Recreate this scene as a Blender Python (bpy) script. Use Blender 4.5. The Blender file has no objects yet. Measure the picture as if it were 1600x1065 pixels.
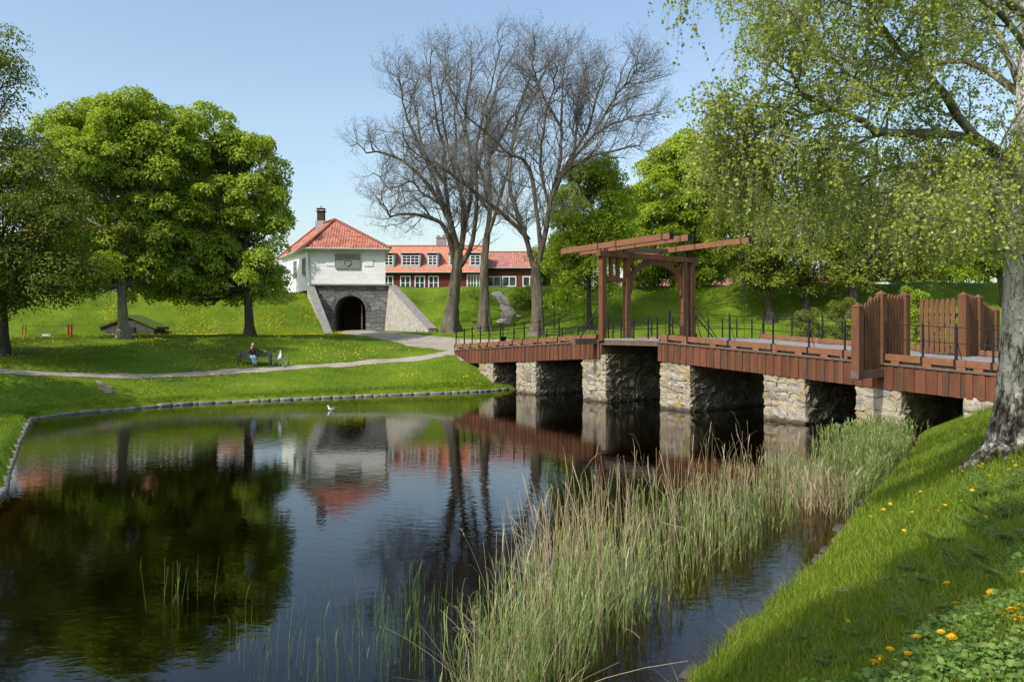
import bpy, math, numpy as np
from mathutils import Vector, Matrix
C = bpy.context.scene.collection
rng = np.random.default_rng(7)
PI = math.pi
# ------------------------------------------------------------------ camera model
F, CX, HY, H = 1244.0, 800.0, 512.0, 3.9
def pix(px, py, Y):
    return np.array([(px-CX)/F*Y, Y, H-(py-HY)/F*Y])
def nrm(v):
    v = np.asarray(v, float); return v/(np.linalg.norm(v, axis=-1, keepdims=True)+1e-12)
# ------------------------------------------------------------------ object helpers
def prop(o, label=None, cat=None, group=None, kind=None):
    if label: o['label'] = label
    if cat: o['category'] = cat
    if group: o['group'] = group
    if kind: o['kind'] = kind
    return o
def thing(name, label, cat, loc=(0,0,0), rz=0.0, group=None):
    o = bpy.data.objects.new(name, None); C.objects.link(o)
    o.location = tuple(float(c) for c in loc); o.rotation_euler = (0,0,rz); o.empty_display_size = .2
    return prop(o, label, cat, group)
def raw(name, V, polys, mat, parent=None, smooth=False, uv=None):
    """V (N,3); polys: list of int arrays (M,k)"""
    me = bpy.data.meshes.new(name)
    V = np.asarray(V, np.float32).reshape(-1,3)
    polys = [np.asarray(p, np.int32) for p in polys if len(p)]
    me.vertices.add(len(V)); me.vertices.foreach_set('co', V.ravel())
    li = np.concatenate([p.ravel() for p in polys]); 
    tot = np.concatenate([np.full(len(p), p.shape[1], np.int32) for p in polys])
    st = np.concatenate([[0], np.cumsum(tot)[:-1]]).astype(np.int32)
    me.loops.add(len(li)); me.loops.foreach_set('vertex_index', li)
    me.polygons.add(len(tot)); me.polygons.foreach_set('loop_start', st)
    me.update(calc_edges=True)
    me.polygons.foreach_set('use_smooth', np.full(len(tot), bool(smooth)))
    if uv is not None:
        l = me.uv_layers.new(name='UVMap'); l.data.foreach_set('uv', np.asarray(uv, np.float32).ravel())
    me.validate()
    if mat: me.materials.append(mat)
    o = bpy.data.objects.new(name, me); C.objects.link(o)
    if parent: o.parent = parent
    return o
QB = np.array([[0,3,2,1],[4,5,6,7],[0,1,5,4],[1,2,6,5],[2,3,7,6],[3,0,4,7]])
class MB:
    def __init__(s): s.V=[]; s.P=[]; s.n=0
    def add(s, V, *polys):
        V = np.asarray(V, float).reshape(-1,3)
        for p in polys:
            if len(p): s.P.append(np.asarray(p)+s.n)
        s.V.append(V); s.n += len(V); return s
    def hexa(s, eight): return s.add(eight, QB)
    def box(s, c, size, rz=0.0, R=None):
        h = np.array(size)/2.
        v = np.array([[-1,-1,-1],[1,-1,-1],[1,1,-1],[-1,1,-1],[-1,-1,1],[1,-1,1],[1,1,1],[-1,1,1]])*h
        if R is None and rz: 
            cz, sz = math.cos(rz), math.sin(rz); R = np.array([[cz,-sz,0],[sz,cz,0],[0,0,1]])
        if R is not None: v = v@np.asarray(R).T
        return s.hexa(v+np.array(c))
    def beam(s, p0, p1, w, h, up=(0,0,1), w1=None, h1=None):
        p0 = np.array(p0,float); p1 = np.array(p1,float); t = nrm(p1-p0); up = np.array(up,float)
        if abs(t@up) > .99: up = np.array([UX,UY,0.]) 
        a = nrm(np.cross(t, up)); b = np.cross(a, t)
        w1 = w if w1 is None else w1; h1 = h if h1 is None else h1
        v = []
        for p, ww, hh in ((p0,w,h),(p1,w1,h1)):
            for i, j in ((-1,-1),(1,-1),(1,1),(-1,1)): v.append(p + a*i*ww/2 + b*j*hh/2)
        return s.hexa(v)
    def tube(s, pts, r, sides=8, cap=True):
        pts = np.asarray(pts, float)[None]; r = np.broadcast_to(np.asarray(r, float), (1, pts.shape[1]))
        V, Q = tubes(pts, r, sides)
        s.add(V, Q)
        if cap:
            n = pts.shape[1]; b = s.n-len(V)
            s.P.append(np.array([np.arange(sides)[::-1]])+b); s.P.append(np.array([np.arange(sides)])+b+(n-1)*sides)
        return s
    def prism(s, poly, origin, ax, ay, th):
        """2-D polygon in plane (ax, ay) extruded by th along ax x ay"""
        poly = np.asarray(poly, float); ax = np.array(ax,float); ay = np.array(ay,float); n = nrm(np.cross(ax, ay))
        base = np.array(origin,float) + poly[:,:1]*ax + poly[:,1:]*ay; k = len(poly)
        i = np.arange(k); j = (i+1)%k
        return s.add(np.vstack([base, base+n*th]), [i[::-1]], [i+k], np.stack([i,j,j+k,i+k],1))
    def lathe(s, prof, c, n=12):
        prof = np.asarray(prof, float); a = np.arange(n)*2*PI/n
        V = np.stack([prof[:,None,0]*np.cos(a), prof[:,None,0]*np.sin(a), np.repeat(prof[:,1:2], n, 1)], -1).reshape(-1,3)+np.array(c)
        m = len(prof); q = []
        for k in range(m-1):
            i = np.arange(n); j = (i+1)%n; q.append(np.stack([k*n+i, k*n+j, (k+1)*n+j, (k+1)*n+i],1))
        return s.add(V, np.vstack(q), [np.arange(n)[::-1]], [np.arange(n)+(m-1)*n])
    def build(s, name, mat, parent=None, smooth=False):
        by = {}
        for p in s.P: by.setdefault(p.shape[1], []).append(p)
        return raw(name, np.vstack(s.V), [np.vstack(v) for v in by.values()], mat, parent, smooth)
def tubes(P, R, m):
    """batch of tubes. P (K,n,3), R (K,n) -> verts, quads"""
    P = np.asarray(P, float); K, n, _ = P.shape
    T = np.gradient(P, axis=1); T = nrm(T)
    D = nrm(P[:,-1]-P[:,0]); ref = np.where(np.abs(D[:,2:3])<.8, np.array([[0,0,1.]]), np.array([[1.,0,0]]))[:,None]
    A = nrm(np.cross(T, np.broadcast_to(ref, T.shape))); B = np.cross(T, A)
    a = np.arange(m)*2*PI/m
    V = P[:,:,None] + (A[:,:,None]*np.cos(a)[:,None] + B[:,:,None]*np.sin(a)[:,None])*R[:,:,None,None]
    base = (np.arange(K)*n*m)[:,None,None] + (np.arange(n-1)*m)[:,None]
    i = np.arange(m); j = (i+1)%m
    Q = np.stack([base+i, base+m+i, base+m+j, base+j], -1).reshape(-1,4)
    return V.reshape(-1,3), Q
def cube_sphere(n):
    d = {}; V = []; Q = []
    def vid(p):
        k = tuple(p)
        if k not in d: d[k] = len(V); V.append(p)
        return d[k]
    for ax in range(3):
        for sg in (0, n):
            for i in range(n):
                for j in range(n):
                    q = []
                    for a, b in ((0,0),(1,0),(1,1),(0,1)):
                        p = [0,0,0]; p[ax] = sg; p[(ax+1)%3] = i+a; p[(ax+2)%3] = j+b; q.append(vid(p))
                    Q.append(q if sg else q[::-1])
    return np.array(V)/n*2.-1, np.array(Q)
CS_V, CS_Q = cube_sphere(3)
def stones(mb, centers, sizes, R, k=5., jit=.06, r=rng):
    """rounded rough stones, one shared 3x3 rotation R"""
    p = CS_V; p = p/((np.abs(p)**k).sum(1)**(1/k))[:,None]
    N = len(centers)
    V = p[None]*np.asarray(sizes)[:,None]/2
    V = V*(1+jit*2*r.standard_normal((N,len(p),1))*.5) 
    V = V + jit*r.standard_normal((N,len(p),3))*np.asarray(sizes)[:,None]*.5
    V = V@np.asarray(R).T + np.asarray(centers)[:,None]
    Q = CS_Q[None]+(np.arange(N)*len(p))[:,None,None]
    mb.add(V.reshape(-1,3), Q.reshape(-1,4)); return mb
# ------------------------------------------------------------------ materials
def NT(name):
    m = bpy.data.materials.new(name); m.use_nodes = True; nt = m.node_tree; nt.nodes.clear(); return m, nt
def nd(nt, typ, ins=None, **props):
    n = nt.nodes.new(typ)
    for k, v in props.items(): setattr(n, k, v)
    for k, v in (ins or {}).items():
        s = n.inputs[k]
        if isinstance(v, bpy.types.NodeSocket): nt.links.new(v, s)
        else: s.default_value = v
    return n
def ramp(nt, fac, cols):
    n = nt.nodes.new('ShaderNodeValToRGB'); e = n.color_ramp.elements
    while len(e) < len(cols): e.new(.5)
    for i, c in enumerate(cols):
        if len(c) == 4: pos, c = c[0], c[1:]
        else: pos = i/max(1, len(cols)-1)
        e[i].position = pos; e[i].color = (*c, 1)
    nt.links.new(fac, n.inputs['Fac']); return n.outputs['Color']
def math_(nt, op, a, b=0.0, clamp=False):
    n = nd(nt, 'ShaderNodeMath', {0:a, 1:b}, operation=op); n.use_clamp = clamp; return n.outputs[0]
def mixc(nt, fac, a, b, bt='MIX'):
    n = nt.nodes.new('ShaderNodeMix'); n.data_type = 'RGBA'; n.blend_type = bt
    for k, v in ((0,fac),(6,a),(7,b)):
        s = n.inputs[k]
        if isinstance(v, bpy.types.NodeSocket): nt.links.new(v, s)
        else: s.default_value = v if k == 0 else (*v[:3], 1)
    return n.outputs[2]
def simple(name, cols, rough=.7, island=.6, nscale=4., bump=0., bscale=30., stretch=(1,1,1), spec=.3, metal=0., trans=0., tcol=(1.3,1.3,.4), dist=.02, detail=5., spots=None):
    m, nt = NT(name)
    tc = nd(nt, 'ShaderNodeTexCoord'); mp = nd(nt, 'ShaderNodeMapping', {'Vector': tc.outputs['Object'], 'Scale': stretch})
    nz = nd(nt, 'ShaderNodeTexNoise', {'Vector': mp.outputs[0], 'Scale': nscale, 'Detail': detail, 'Roughness': .6})
    f = nd(nt, 'ShaderNodeMapRange', {'Value': nz.outputs[0], 1: .25, 2: .75}).outputs[0]
    if island > 0:
        g = nd(nt, 'ShaderNodeNewGeometry')
        f = math_(nt, 'ADD', math_(nt, 'MULTIPLY', g.outputs['Random Per Island'], island), math_(nt, 'MULTIPLY', f, 1-island))
    col = ramp(nt, f, cols)
    if spots:
        sc, lo, hi, scol, sst = spots
        mp2 = nd(nt, 'ShaderNodeMapping', {'Vector': tc.outputs['Object'], 'Scale': sst})
        n2 = nd(nt, 'ShaderNodeTexNoise', {'Vector': mp2.outputs[0], 'Scale': sc, 'Detail': 4., 'Roughness': .65})
        col = mixc(nt, nd(nt, 'ShaderNodeMapRange', {'Value': n2.outputs[0], 1: lo, 2: hi}).outputs[0], col, scol)
    b = nd(nt, 'ShaderNodeBsdfPrincipled', {'Base Color': col, 'Roughness': rough, 'Metallic': metal, 'Specular IOR Level': spec})
    if bump:
        n3 = nd(nt, 'ShaderNodeTexNoise', {'Vector': mp.outputs[0], 'Scale': bscale, 'Detail': 4.})
        bp = nd(nt, 'ShaderNodeBump', {'Height': n3.outputs[0], 'Strength': bump, 'Distance': dist})
        nt.links.new(bp.outputs[0], b.inputs['Normal'])
    sh = b.outputs[0]
    if trans:
        t = nd(nt, 'ShaderNodeBsdfTranslucent', {'Color': mixc(nt, 1.0, col, tcol, 'MULTIPLY')})
        sh = nd(nt, 'ShaderNodeMixShader', {0: trans, 1: sh, 2: t.outputs[0]}).outputs[0]
    o = nd(nt, 'ShaderNodeOutputMaterial'); nt.links.new(sh, o.inputs[0])
    return m
M = {}
M['plank'] = simple('red_plank', [(.04,.025,.014),(.11,.042,.020),(.165,.060,.027),(.075,.042,.024),(.13,.048,.022)], .82, .6, 3., .45, 40., (1,1,.25), spots=(4,.52,.72,(.065,.045,.032),(1,1,.22)))
M['timber'] = simple('stained_timber', [(.055,.029,.014),(.125,.055,.023),(.175,.085,.038)], .8, .4, 4., .35, 45., (1,1,.3), spots=(4,.55,.75,(.085,.055,.036),(1,1,.35)))
M['curb'] = simple('kerb_timber', [(.12,.054,.027),(.20,.088,.042),(.26,.13,.065)], .85, .4, 3., .35, 30., spots=(5,.52,.72,(.13,.09,.06),(1,1,1)))
M['oldwood'] = simple('weathered_wood', [(.05,.035,.025),(.12,.085,.06),(.17,.13,.10)], .85, .3, 5., .3, 40., (1,1,.4))
M['deck'] = simple('deck_gravel', [(.15,.145,.135),(.22,.215,.20),(.27,.265,.245)], .95, 0, 1.2, .4, 60., detail=9)
M['iron'] = simple('black_iron', [(.010,.011,.013),(.018,.020,.023)], .6, .2, 6., spec=.2)
M['stone'] = simple('pier_stone', [(.08,.075,.06),(.19,.17,.125),(.31,.27,.195),(.38,.34,.265),(.21,.20,.185),(.34,.31,.255)], .95, .5, 3.5, .9, 14., spots=(1.3,.54,.66,(.33,.24,.08),(1,1,1)), dist=.06)
M['shade_toned_rubble'] = simple('shade_toned_mossy_rubble', [(.045,.042,.032),(.10,.092,.068),(.17,.155,.115),(.21,.195,.155)], .97, .5, 3.5, 1., 12., spots=(1.1,.50,.62,(.10,.095,.035),(1,1,1)), dist=.08)  # mossy side stone, its colour darkened to carry the shade on the pier sides
M['mortar'] = simple('pier_mortar', [(.13,.115,.09),(.24,.215,.165)], .95, 0, 6., .5, 25.)
M['kerbstone'] = simple('kerb_stone', [(.15,.14,.115),(.23,.21,.18),(.30,.28,.24)], .9, .6, 3., .4, 20.)
M['path'] = simple('path_gravel', [(.20,.175,.13),(.30,.27,.215),(.37,.34,.28)], .95, 0, .8, .35, 40., detail=10)
M['soil'] = simple('bare_soil', [(.13,.105,.07),(.20,.165,.115),(.25,.21,.15)], .95, 0, 2., .5, 20.)
M['straw'] = simple('straw_blade', [(.24,.22,.09),(.36,.33,.16)], .7, .7, 1., trans=.3, tcol=(1.1,1,.6))
M['grass'] = simple('grass_blade', [(.045,.09,.007),(.115,.185,.012),(.22,.29,.022),(.36,.41,.06)], .6, .75, .35, trans=.42, spec=.25)
M['fargrass'] = simple('lawn_blade', [(.06,.11,.007),(.12,.19,.011),(.185,.265,.017),(.26,.33,.03)], .6, .55, .25, trans=.4, spec=.15)
M['yellow'] = simple('dandelion_yellow', [(.80,.46,.004),(.90,.60,.01)], .6, .6, 9., trans=.15, tcol=(1,1,.3))
M['stalk'] = simple('flower_stalk', [(.10,.15,.03),(.18,.22,.05)], .6, .5)
M['reed'] = simple('green_reed', [(.14,.21,.05),(.22,.30,.08),(.31,.38,.13),(.40,.45,.18)], .55, .8, .5, trans=.35, spec=.3)
M['dryreed'] = simple('dry_reed', [(.26,.20,.11),(.42,.34,.20),(.55,.47,.30)], .7, .8, .5, trans=.15, tcol=(1.1,1,.7))
M['weed'] = simple('weed_leaf', [(.06,.13,.02),(.11,.20,.03),(.17,.27,.05),(.25,.34,.08)], .5, .7, 1.2, trans=.35, spec=.4)
M['umbel'] = simple('umbel_white', [(.45,.5,.3),(.7,.72,.5)], .7, .6)
M['chestnut'] = simple('chestnut_leaf', [(.12,.19,.013),(.24,.33,.022),(.38,.47,.045),(.52,.59,.09)], .5, .55, .45, trans=.4, spec=.35)
M['limeleaf'] = simple('lime_leaf', [(.075,.105,.011),(.12,.16,.016),(.18,.22,.025),(.26,.29,.04)], .5, .6, .5, trans=.4, spec=.3)
M['maple'] = simple('maple_leaf', [(.18,.26,.015),(.29,.39,.025),(.40,.50,.045),(.52,.59,.08)], .5, .5, .4, trans=.42, spec=.3)
M['olive'] = simple('olive_leaf', [(.13,.18,.016),(.19,.24,.022),(.26,.31,.035),(.34,.37,.06)], .5, .6, .5, trans=.38, spec=.3)
M['birchleaf'] = simple('birch_leaf', [(.16,.21,.02),(.25,.31,.028),(.35,.41,.05),(.47,.51,.11)], .4, .65, .5, trans=.4, spec=.45)
M['yleaf'] = simple('young_leaf', [(.10,.14,.015),(.17,.21,.025),(.25,.28,.04)], .5, .6, .6, trans=.4)
M['bark'] = simple('grey_bark', [(.035,.029,.021),(.09,.075,.054),(.155,.13,.098),(.22,.19,.145)], .95, 0, 3.2, 1., 14., (1,1,.16), dist=.13, spots=(.8,.55,.75,(.07,.075,.03),(1,1,.6)))
M['twig'] = simple('twig_bark', [(.10,.095,.088),(.16,.155,.145),(.22,.21,.195)], .9, .6, 1.)
M['bud'] = simple('bud_purple', [(.11,.10,.09),(.16,.145,.125),(.20,.19,.13)], .8, .7)
M['darkbark'] = simple('dark_bark', [(.025,.02,.015),(.06,.05,.04),(.10,.085,.07)], .95, 0, 3., .7, 10., (1,1,.25), dist=.05)
M['palebark'] = simple('pale_bark', [(.10,.09,.075),(.22,.20,.17),(.32,.30,.26)], .95, 0, 3., .7, 10., (1,1,.3), dist=.05)
M['mud'] = simple('dark_rubber', [(.02,.02,.02),(.03,.03,.03)], .6, 0)
def wet_foot(m):
    # algae and wet staining on the stone just above the waterline
    nt = m.node_tree; b = next(n for n in nt.nodes if n.type == 'BSDF_PRINCIPLED'); l = b.inputs['Base Color'].links[0]; src = l.from_socket
    g = nd(nt, 'ShaderNodeNewGeometry'); z = nd(nt, 'ShaderNodeSeparateXYZ', {0: g.outputs['Position']}).outputs[2]
    nz = nd(nt, 'ShaderNodeTexNoise', {'Vector': g.outputs['Position'], 'Scale': 3.})
    f = nd(nt, 'ShaderNodeMapRange', {'Value': math_(nt, 'ADD', z, math_(nt, 'MULTIPLY', nz.outputs[0], -.22)), 1: -.03, 2: .10, 3: .85, 4: 0.}).outputs[0]
    nt.links.new(mixc(nt, f, src, (.035,.033,.02)), b.inputs['Base Color'])
wet_foot(M['stone']); wet_foot(M['shade_toned_rubble'])
def birch_bark():
    m, nt = NT('birch_bark')
    tc = nd(nt, 'ShaderNodeTexCoord'); mp = nd(nt, 'ShaderNodeMapping', {'Vector': tc.outputs['Object'], 'Scale': (1,1,.38)})
    a = nd(nt, 'ShaderNodeTexNoise', {'Vector': mp.outputs[0], 'Scale': 4.2, 'Detail': 10., 'Roughness': .74})
    v = nd(nt, 'ShaderNodeTexVoronoi', {'Vector': nd(nt, 'ShaderNodeVectorMath', {0: mp.outputs[0], 1: nd(nt, 'ShaderNodeVectorMath', {0: a.outputs['Color'], 3: .55}, operation='SCALE').outputs[0]}, operation='ADD').outputs[0], 'Scale': 7., 'Randomness': 1.}, feature='DISTANCE_TO_EDGE')
    crack = nd(nt, 'ShaderNodeMapRange', {'Value': v.outputs['Distance'], 1: .0, 2: .09}).outputs[0]
    z = nd(nt, 'ShaderNodeSeparateXYZ', {0: tc.outputs['Object']}).outputs[2]
    low = nd(nt, 'ShaderNodeMapRange', {'Value': z, 1: 1.4, 2: 4.6, 3: .03, 4: -.12}).outputs[0]
    f = math_(nt, 'SUBTRACT', math_(nt, 'ADD', math_(nt, 'MULTIPLY', a.outputs[0], .8), math_(nt, 'MULTIPLY', crack, .10)), low)
    col = ramp(nt, f, [(.36,.015,.012,.009),(.44,.075,.062,.045),(.50,.25,.22,.175),(.56,.62,.58,.51)])
    mp2 = nd(nt, 'ShaderNodeMapping', {'Vector': tc.outputs['Object'], 'Scale': (1,1,5)})
    n2 = nd(nt, 'ShaderNodeTexNoise', {'Vector': mp2.outputs[0], 'Scale': 7., 'Detail': 3.})
    col = mixc(nt, nd(nt, 'ShaderNodeMapRange', {'Value': n2.outputs[0], 1: .62, 2: .7}).outputs[0], col, (.06,.05,.04))
    bp = nd(nt, 'ShaderNodeBump', {'Height': f, 'Strength': .9, 'Distance': .06})
    b = nd(nt, 'ShaderNodeBsdfPrincipled', {'Base Color': col, 'Roughness': .85, 'Specular IOR Level': .25, 'Normal': bp.outputs[0]})
    o = nd(nt, 'ShaderNodeOutputMaterial', {0: b.outputs[0]}); return m
M['birch'] = birch_bark()
M['birchlimb'] = simple('birch_limb_bark', [(.05,.042,.035),(.12,.105,.09),(.24,.22,.19),(.45,.43,.39)], .9, 0, 2.2, .6, 12., (1,1,.5), dist=.03)
def ground_mat():
    m, nt = NT('meadow_ground')
    g = nd(nt, 'ShaderNodeNewGeometry'); z = nd(nt, 'ShaderNodeSeparateXYZ', {0: g.outputs['Position']}).outputs[2]
    n1 = nd(nt, 'ShaderNodeTexNoise', {'Vector': g.outputs['Position'], 'Scale': .35, 'Detail': 8., 'Roughness': .65})
    n2 = nd(nt, 'ShaderNodeTexNoise', {'Vector': g.outputs['Position'], 'Scale': 7., 'Detail': 8., 'Roughness': .7})
    f = math_(nt, 'ADD', math_(nt, 'MULTIPLY', n1.outputs[0], .5), math_(nt, 'MULTIPLY', n2.outputs[0], .5))
    gr = ramp(nt, f, [(.36,.055,.10,.007),(.5,.115,.18,.011),(.64,.18,.25,.018)])
    bed = ramp(nt, z, [(0,.02,.013,.006),(1,.02,.013,.006)])
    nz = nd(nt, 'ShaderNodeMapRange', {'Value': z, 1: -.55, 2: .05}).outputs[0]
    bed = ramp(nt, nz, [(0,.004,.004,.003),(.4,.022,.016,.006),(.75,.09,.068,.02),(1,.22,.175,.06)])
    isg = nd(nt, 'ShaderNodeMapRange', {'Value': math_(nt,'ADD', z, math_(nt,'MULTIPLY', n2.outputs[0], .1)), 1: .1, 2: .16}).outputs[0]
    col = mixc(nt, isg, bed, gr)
    bp = nd(nt, 'ShaderNodeBump', {'Height': n2.outputs[0], 'Strength': .8, 'Distance': .12})
    b = nd(nt, 'ShaderNodeBsdfPrincipled', {'Base Color': col, 'Roughness': .9, 'Specular IOR Level': .1, 'Normal': bp.outputs[0]})
    nd(nt, 'ShaderNodeOutputMaterial', {0: b.outputs[0]}); return m
M['ground'] = ground_mat()
def water_mat():
    m, nt = NT('pond_water')
    g = nd(nt, 'ShaderNodeNewGeometry')
    mp = nd(nt, 'ShaderNodeMapping', {'Vector': g.outputs['Position'], 'Rotation': (0,0,.5), 'Scale': (1.0,1.6,1)})
    n1 = nd(nt, 'ShaderNodeTexNoise', {'Vector': mp.outputs[0], 'Scale': 2.2, 'Detail': 3., 'Roughness': .55})
    n2 = nd(nt, 'ShaderNodeTexNoise', {'Vector': mp.outputs[0], 'Scale': 9., 'Detail': 2.})
    nb = nd(nt, 'ShaderNodeTexNoise', {'Vector': g.outputs['Position'], 'Scale': .09, 'Detail': 2.})
    amp = nd(nt, 'ShaderNodeMapRange', {'Value': nb.outputs[0], 1: .38, 2: .62, 3: .35, 4: 1.0}).outputs[0]
    hgt = math_(nt, 'MULTIPLY', math_(nt, 'ADD', n1.outputs[0], math_(nt, 'MULTIPLY', n2.outputs[0], .16)), amp)
    bp = nd(nt, 'ShaderNodeBump', {'Height': hgt, 'Strength': 1., 'Distance': .005})
    fr = nd(nt, 'ShaderNodeFresnel', {'IOR': 1.33, 'Normal': bp.outputs[0]})
    gl = nd(nt, 'ShaderNodeBsdfAnisotropic', {'Color': (1,1,1,1), 'Roughness': .025, 'Normal': bp.outputs[0]})
    tr = nd(nt, 'ShaderNodeBsdfTransparent', {'Color': (.58,.45,.24,1)})
    mx = nd(nt, 'ShaderNodeMixShader', {0: fr.outputs[0], 1: tr.outputs[0], 2: gl.outputs[0]})
    nd(nt, 'ShaderNodeOutputMaterial', {0: mx.outputs[0]}); return m
M['water'] = water_mat()
# ------------------------------------------------------------------ camera, sun, sky
scn = bpy.context.scene
cam = bpy.data.cameras.new('camera'); co = bpy.data.objects.new('camera', cam); C.objects.link(co)
co.location = (0,0,H); co.rotation_euler = (PI/2,0,0); cam.sensor_width = 36; cam.lens = F*36/1600; cam.shift_y = -20.5/1600
cam.clip_start = .05; cam.clip_end = 6000; scn.camera = co
EL = math.radians(45); AZ = np.array([-.749,-.663])
SUN = np.array([AZ[0]*math.cos(EL), AZ[1]*math.cos(EL), math.sin(EL)])
sl = bpy.data.lights.new('sun', 'SUN'); sl.energy = 3.25; sl.angle = math.radians(.5); sl.color = (1,.955,.88)
so = bpy.data.objects.new('sun', sl); C.objects.link(so); so.rotation_euler = Vector(SUN).to_track_quat('Z','Y').to_euler(); so.location = (-20,-20,40)
w = bpy.data.worlds.new('World'); scn.world = w; w.use_nodes = True; nt = w.node_tree; nt.nodes.clear()
sky = nd(nt, 'ShaderNodeTexSky', sky_type='NISHITA'); sky.sun_disc = False; sky.sun_elevation = EL; sky.sun_rotation = math.atan2(AZ[0], AZ[1])
sky.altitude = 20; sky.air_density = 1.25; sky.dust_density = 2.2; sky.ozone_density = 1.0
bg = nd(nt, 'ShaderNodeBackground', {'Color': sky.outputs[0], 'Strength': .15}); nd(nt, 'ShaderNodeOutputWorld', {0: bg.outputs[0]})
scn.view_settings.view_transform = 'Standard'; scn.view_settings.look = 'None'; scn.view_settings.exposure = .5; scn.view_settings.gamma = 1
scn.render.engine = 'CYCLES'; scn.cycles.max_bounces = 8; scn.cycles.transparent_max_bounces = 16; scn.cycles.use_denoising = True
scn.cycles.caustics_reflective = False; scn.cycles.caustics_refractive = False
# ------------------------------------------------------------------ bridge frame (needed by the terrain too)
P0 = np.array([-2.05,51.0]); UX, UY = .5948,-.8039; NX, NY = .8039,.5948; W = 7.9
def B(s, n, z): return np.array([P0[0]+UX*s+NX*n, P0[1]+UY*s+NY*n, z])
def spx(px, n=0.0):
    k = (px-CX)/F; return (k*(P0[1]+NY*n)-P0[0]-NX*n)/(UX-k*UY)
def zt(s):   # top of the fascia boards
    if s <= 11.4: return 2.42+(s+2.98)*.81/14.38
    if s <= 15.4: return 3.23
    return 3.23-(s-15.4)*.0575
# ------------------------------------------------------------------ terrain
NEAR = [(-11,-12),(-5.5,-2.5),(-2,2.8),(0,5.8),(2,8.8),(3.7,11.2),(5.1,13.2),(7.3,16.8),(10.2,21.3),(13.1,25.8),(14.9,29),(17.5,32.5),(24,37),(40,44),(70,52),(100,58)]
FAR = [(100,74),(70,68),(45,57),(25,57),(12,57),(3,54),(-.3,50.3),(-2.1,48.5),(-6.4,46.4),(-10.6,44.1),(-16.4,40.8),(-19,37.6),(-20.3,35.6),(-20.5,33.7),(-17,27.3),(-13.6,21.3),(-12.1,18.8),(-9.8,13),(-10,6),(-14,-3),(-18,-14)]
POLY = np.array(NEAR+FAR, float)
def seg_dist(x, y, A, Bp):
    d = Bp-A; t = np.clip(((x-A[0])*d[0]+(y-A[1])*d[1])/(d@d), 0, 1)
    return np.hypot(x-A[0]-t*d[0], y-A[1]-t*d[1])
def inside(x, y, poly):
    r = np.zeros(np.shape(x), bool); k = len(poly)
    for i in range(k):
        (x1,y1),(x2,y2) = poly[i], poly[(i+1)%k]
        if y1 == y2: continue
        c = ((y1>y)!=(y2>y)) & (x < (x2-x1)*(y-y1)/(y2-y1)+x1); r ^= c
    return r
def poly_dist(x, y, pts):
    d = np.full(np.shape(x), 1e9)
    for i in range(len(pts)-1): d = np.minimum(d, seg_dist(x, y, np.array(pts[i],float), np.array(pts[i+1],float)))
    return d
CTRL = np.array([(-2.1,48.7,.3),(-6.4,46.6,.3),(-10.6,44.3,.3),(-16.4,41,.3),(-19.5,37.5,.3),(-21,33.7,.3),(-17.4,27.3,.35),(-14,21.3,.35),(-12.5,18.8,.35),(-10,13,.35),
 (-20,22,.9),(-24,28,1.2),(-26,33,1.6),(-24.6,38,1.75),(-22.3,41.5,1.4),(-15.3,47.6,1.37),(-11,50,1.5),(-7.5,52.2,1.78),(-4,54.2,2.3),(-1,50.5,.6),
 (-31,54,3.15),(-26,56,3.2),(-21,57.5,3.25),(-15,59,3.2),(-11.5,58.5,2.85),(-8,58,2.5),(-15.6,78,3.6),(-12.5,70,3.3),(-8,63,2.85),(-3.5,58,2.45),(1,56.5,2.35),
 (-20,66,3.2),(-30,63,3.3),(-45,56,3.5),(-50,40,2.9),(-38,30,2.3),(-40,15,2.2),(-30,0,2.0),(-60,60,3.8),(-3,68,3.6),(2,66,3.4),(6,61,2.8),(3,54.6,.3),(12,57.4,.3),(25,57.4,.3),(45,57.4,.3),
 (14,64,3.0),(22,63.5,3.1),(40,63,3.2),(60,70,3.4),(0,90,3.6),(-30,90,3.6),(60,100,3.6),(-80,90,3.6),(0,140,3.6),(-80,0,2.5),(90,120,3.6),(-90,140,3.6)], float)
def _tps():
    X = CTRL[:,:2]/50; n = len(X); r = np.linalg.norm(X[:,None]-X[None],axis=2); K = np.where(r>0, r*r*np.log(r+1e-12), 0)+np.eye(n)*2e-4
    A = np.zeros((n+3,n+3)); A[:n,:n] = K; A[:n,n] = 1; A[:n,n+1:] = X; A[n:,:n] = A[:n,n:].T
    return np.linalg.solve(A, np.concatenate([CTRL[:,2], np.zeros(3)]))
TPS = _tps()
def tps(x, y):
    out = TPS[-3]+TPS[-2]*x/50+TPS[-1]*y/50
    for (cx, cy, _), w_ in zip(CTRL, TPS[:-3]):
        r2 = ((x-cx)**2+(y-cy)**2)/2500; out = out + w_*.5*r2*np.log(r2+1e-12)
    return out
FOOT_R = [(-7.5,70.6),(-2,71.3),(4,71.5),(10,71),(25,66),(35,63),(60,68),(110,80)]
REG_R = np.array(FOOT_R+[(160,140),(160,200),(-11.3,200),(-11.6,90),(-11.6,78.4)], float)
FOOT_L = [(-15.9,71.6),(-20,69.5),(-27,66),(-36,60.5),(-55,52),(-110,40)]
REG_L = np.array(FOOT_L+[(-160,80),(-160,200),(-11.3,200),(-11.6,92),(-19.6,92),(-19.5,77.4)], float)
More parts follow.
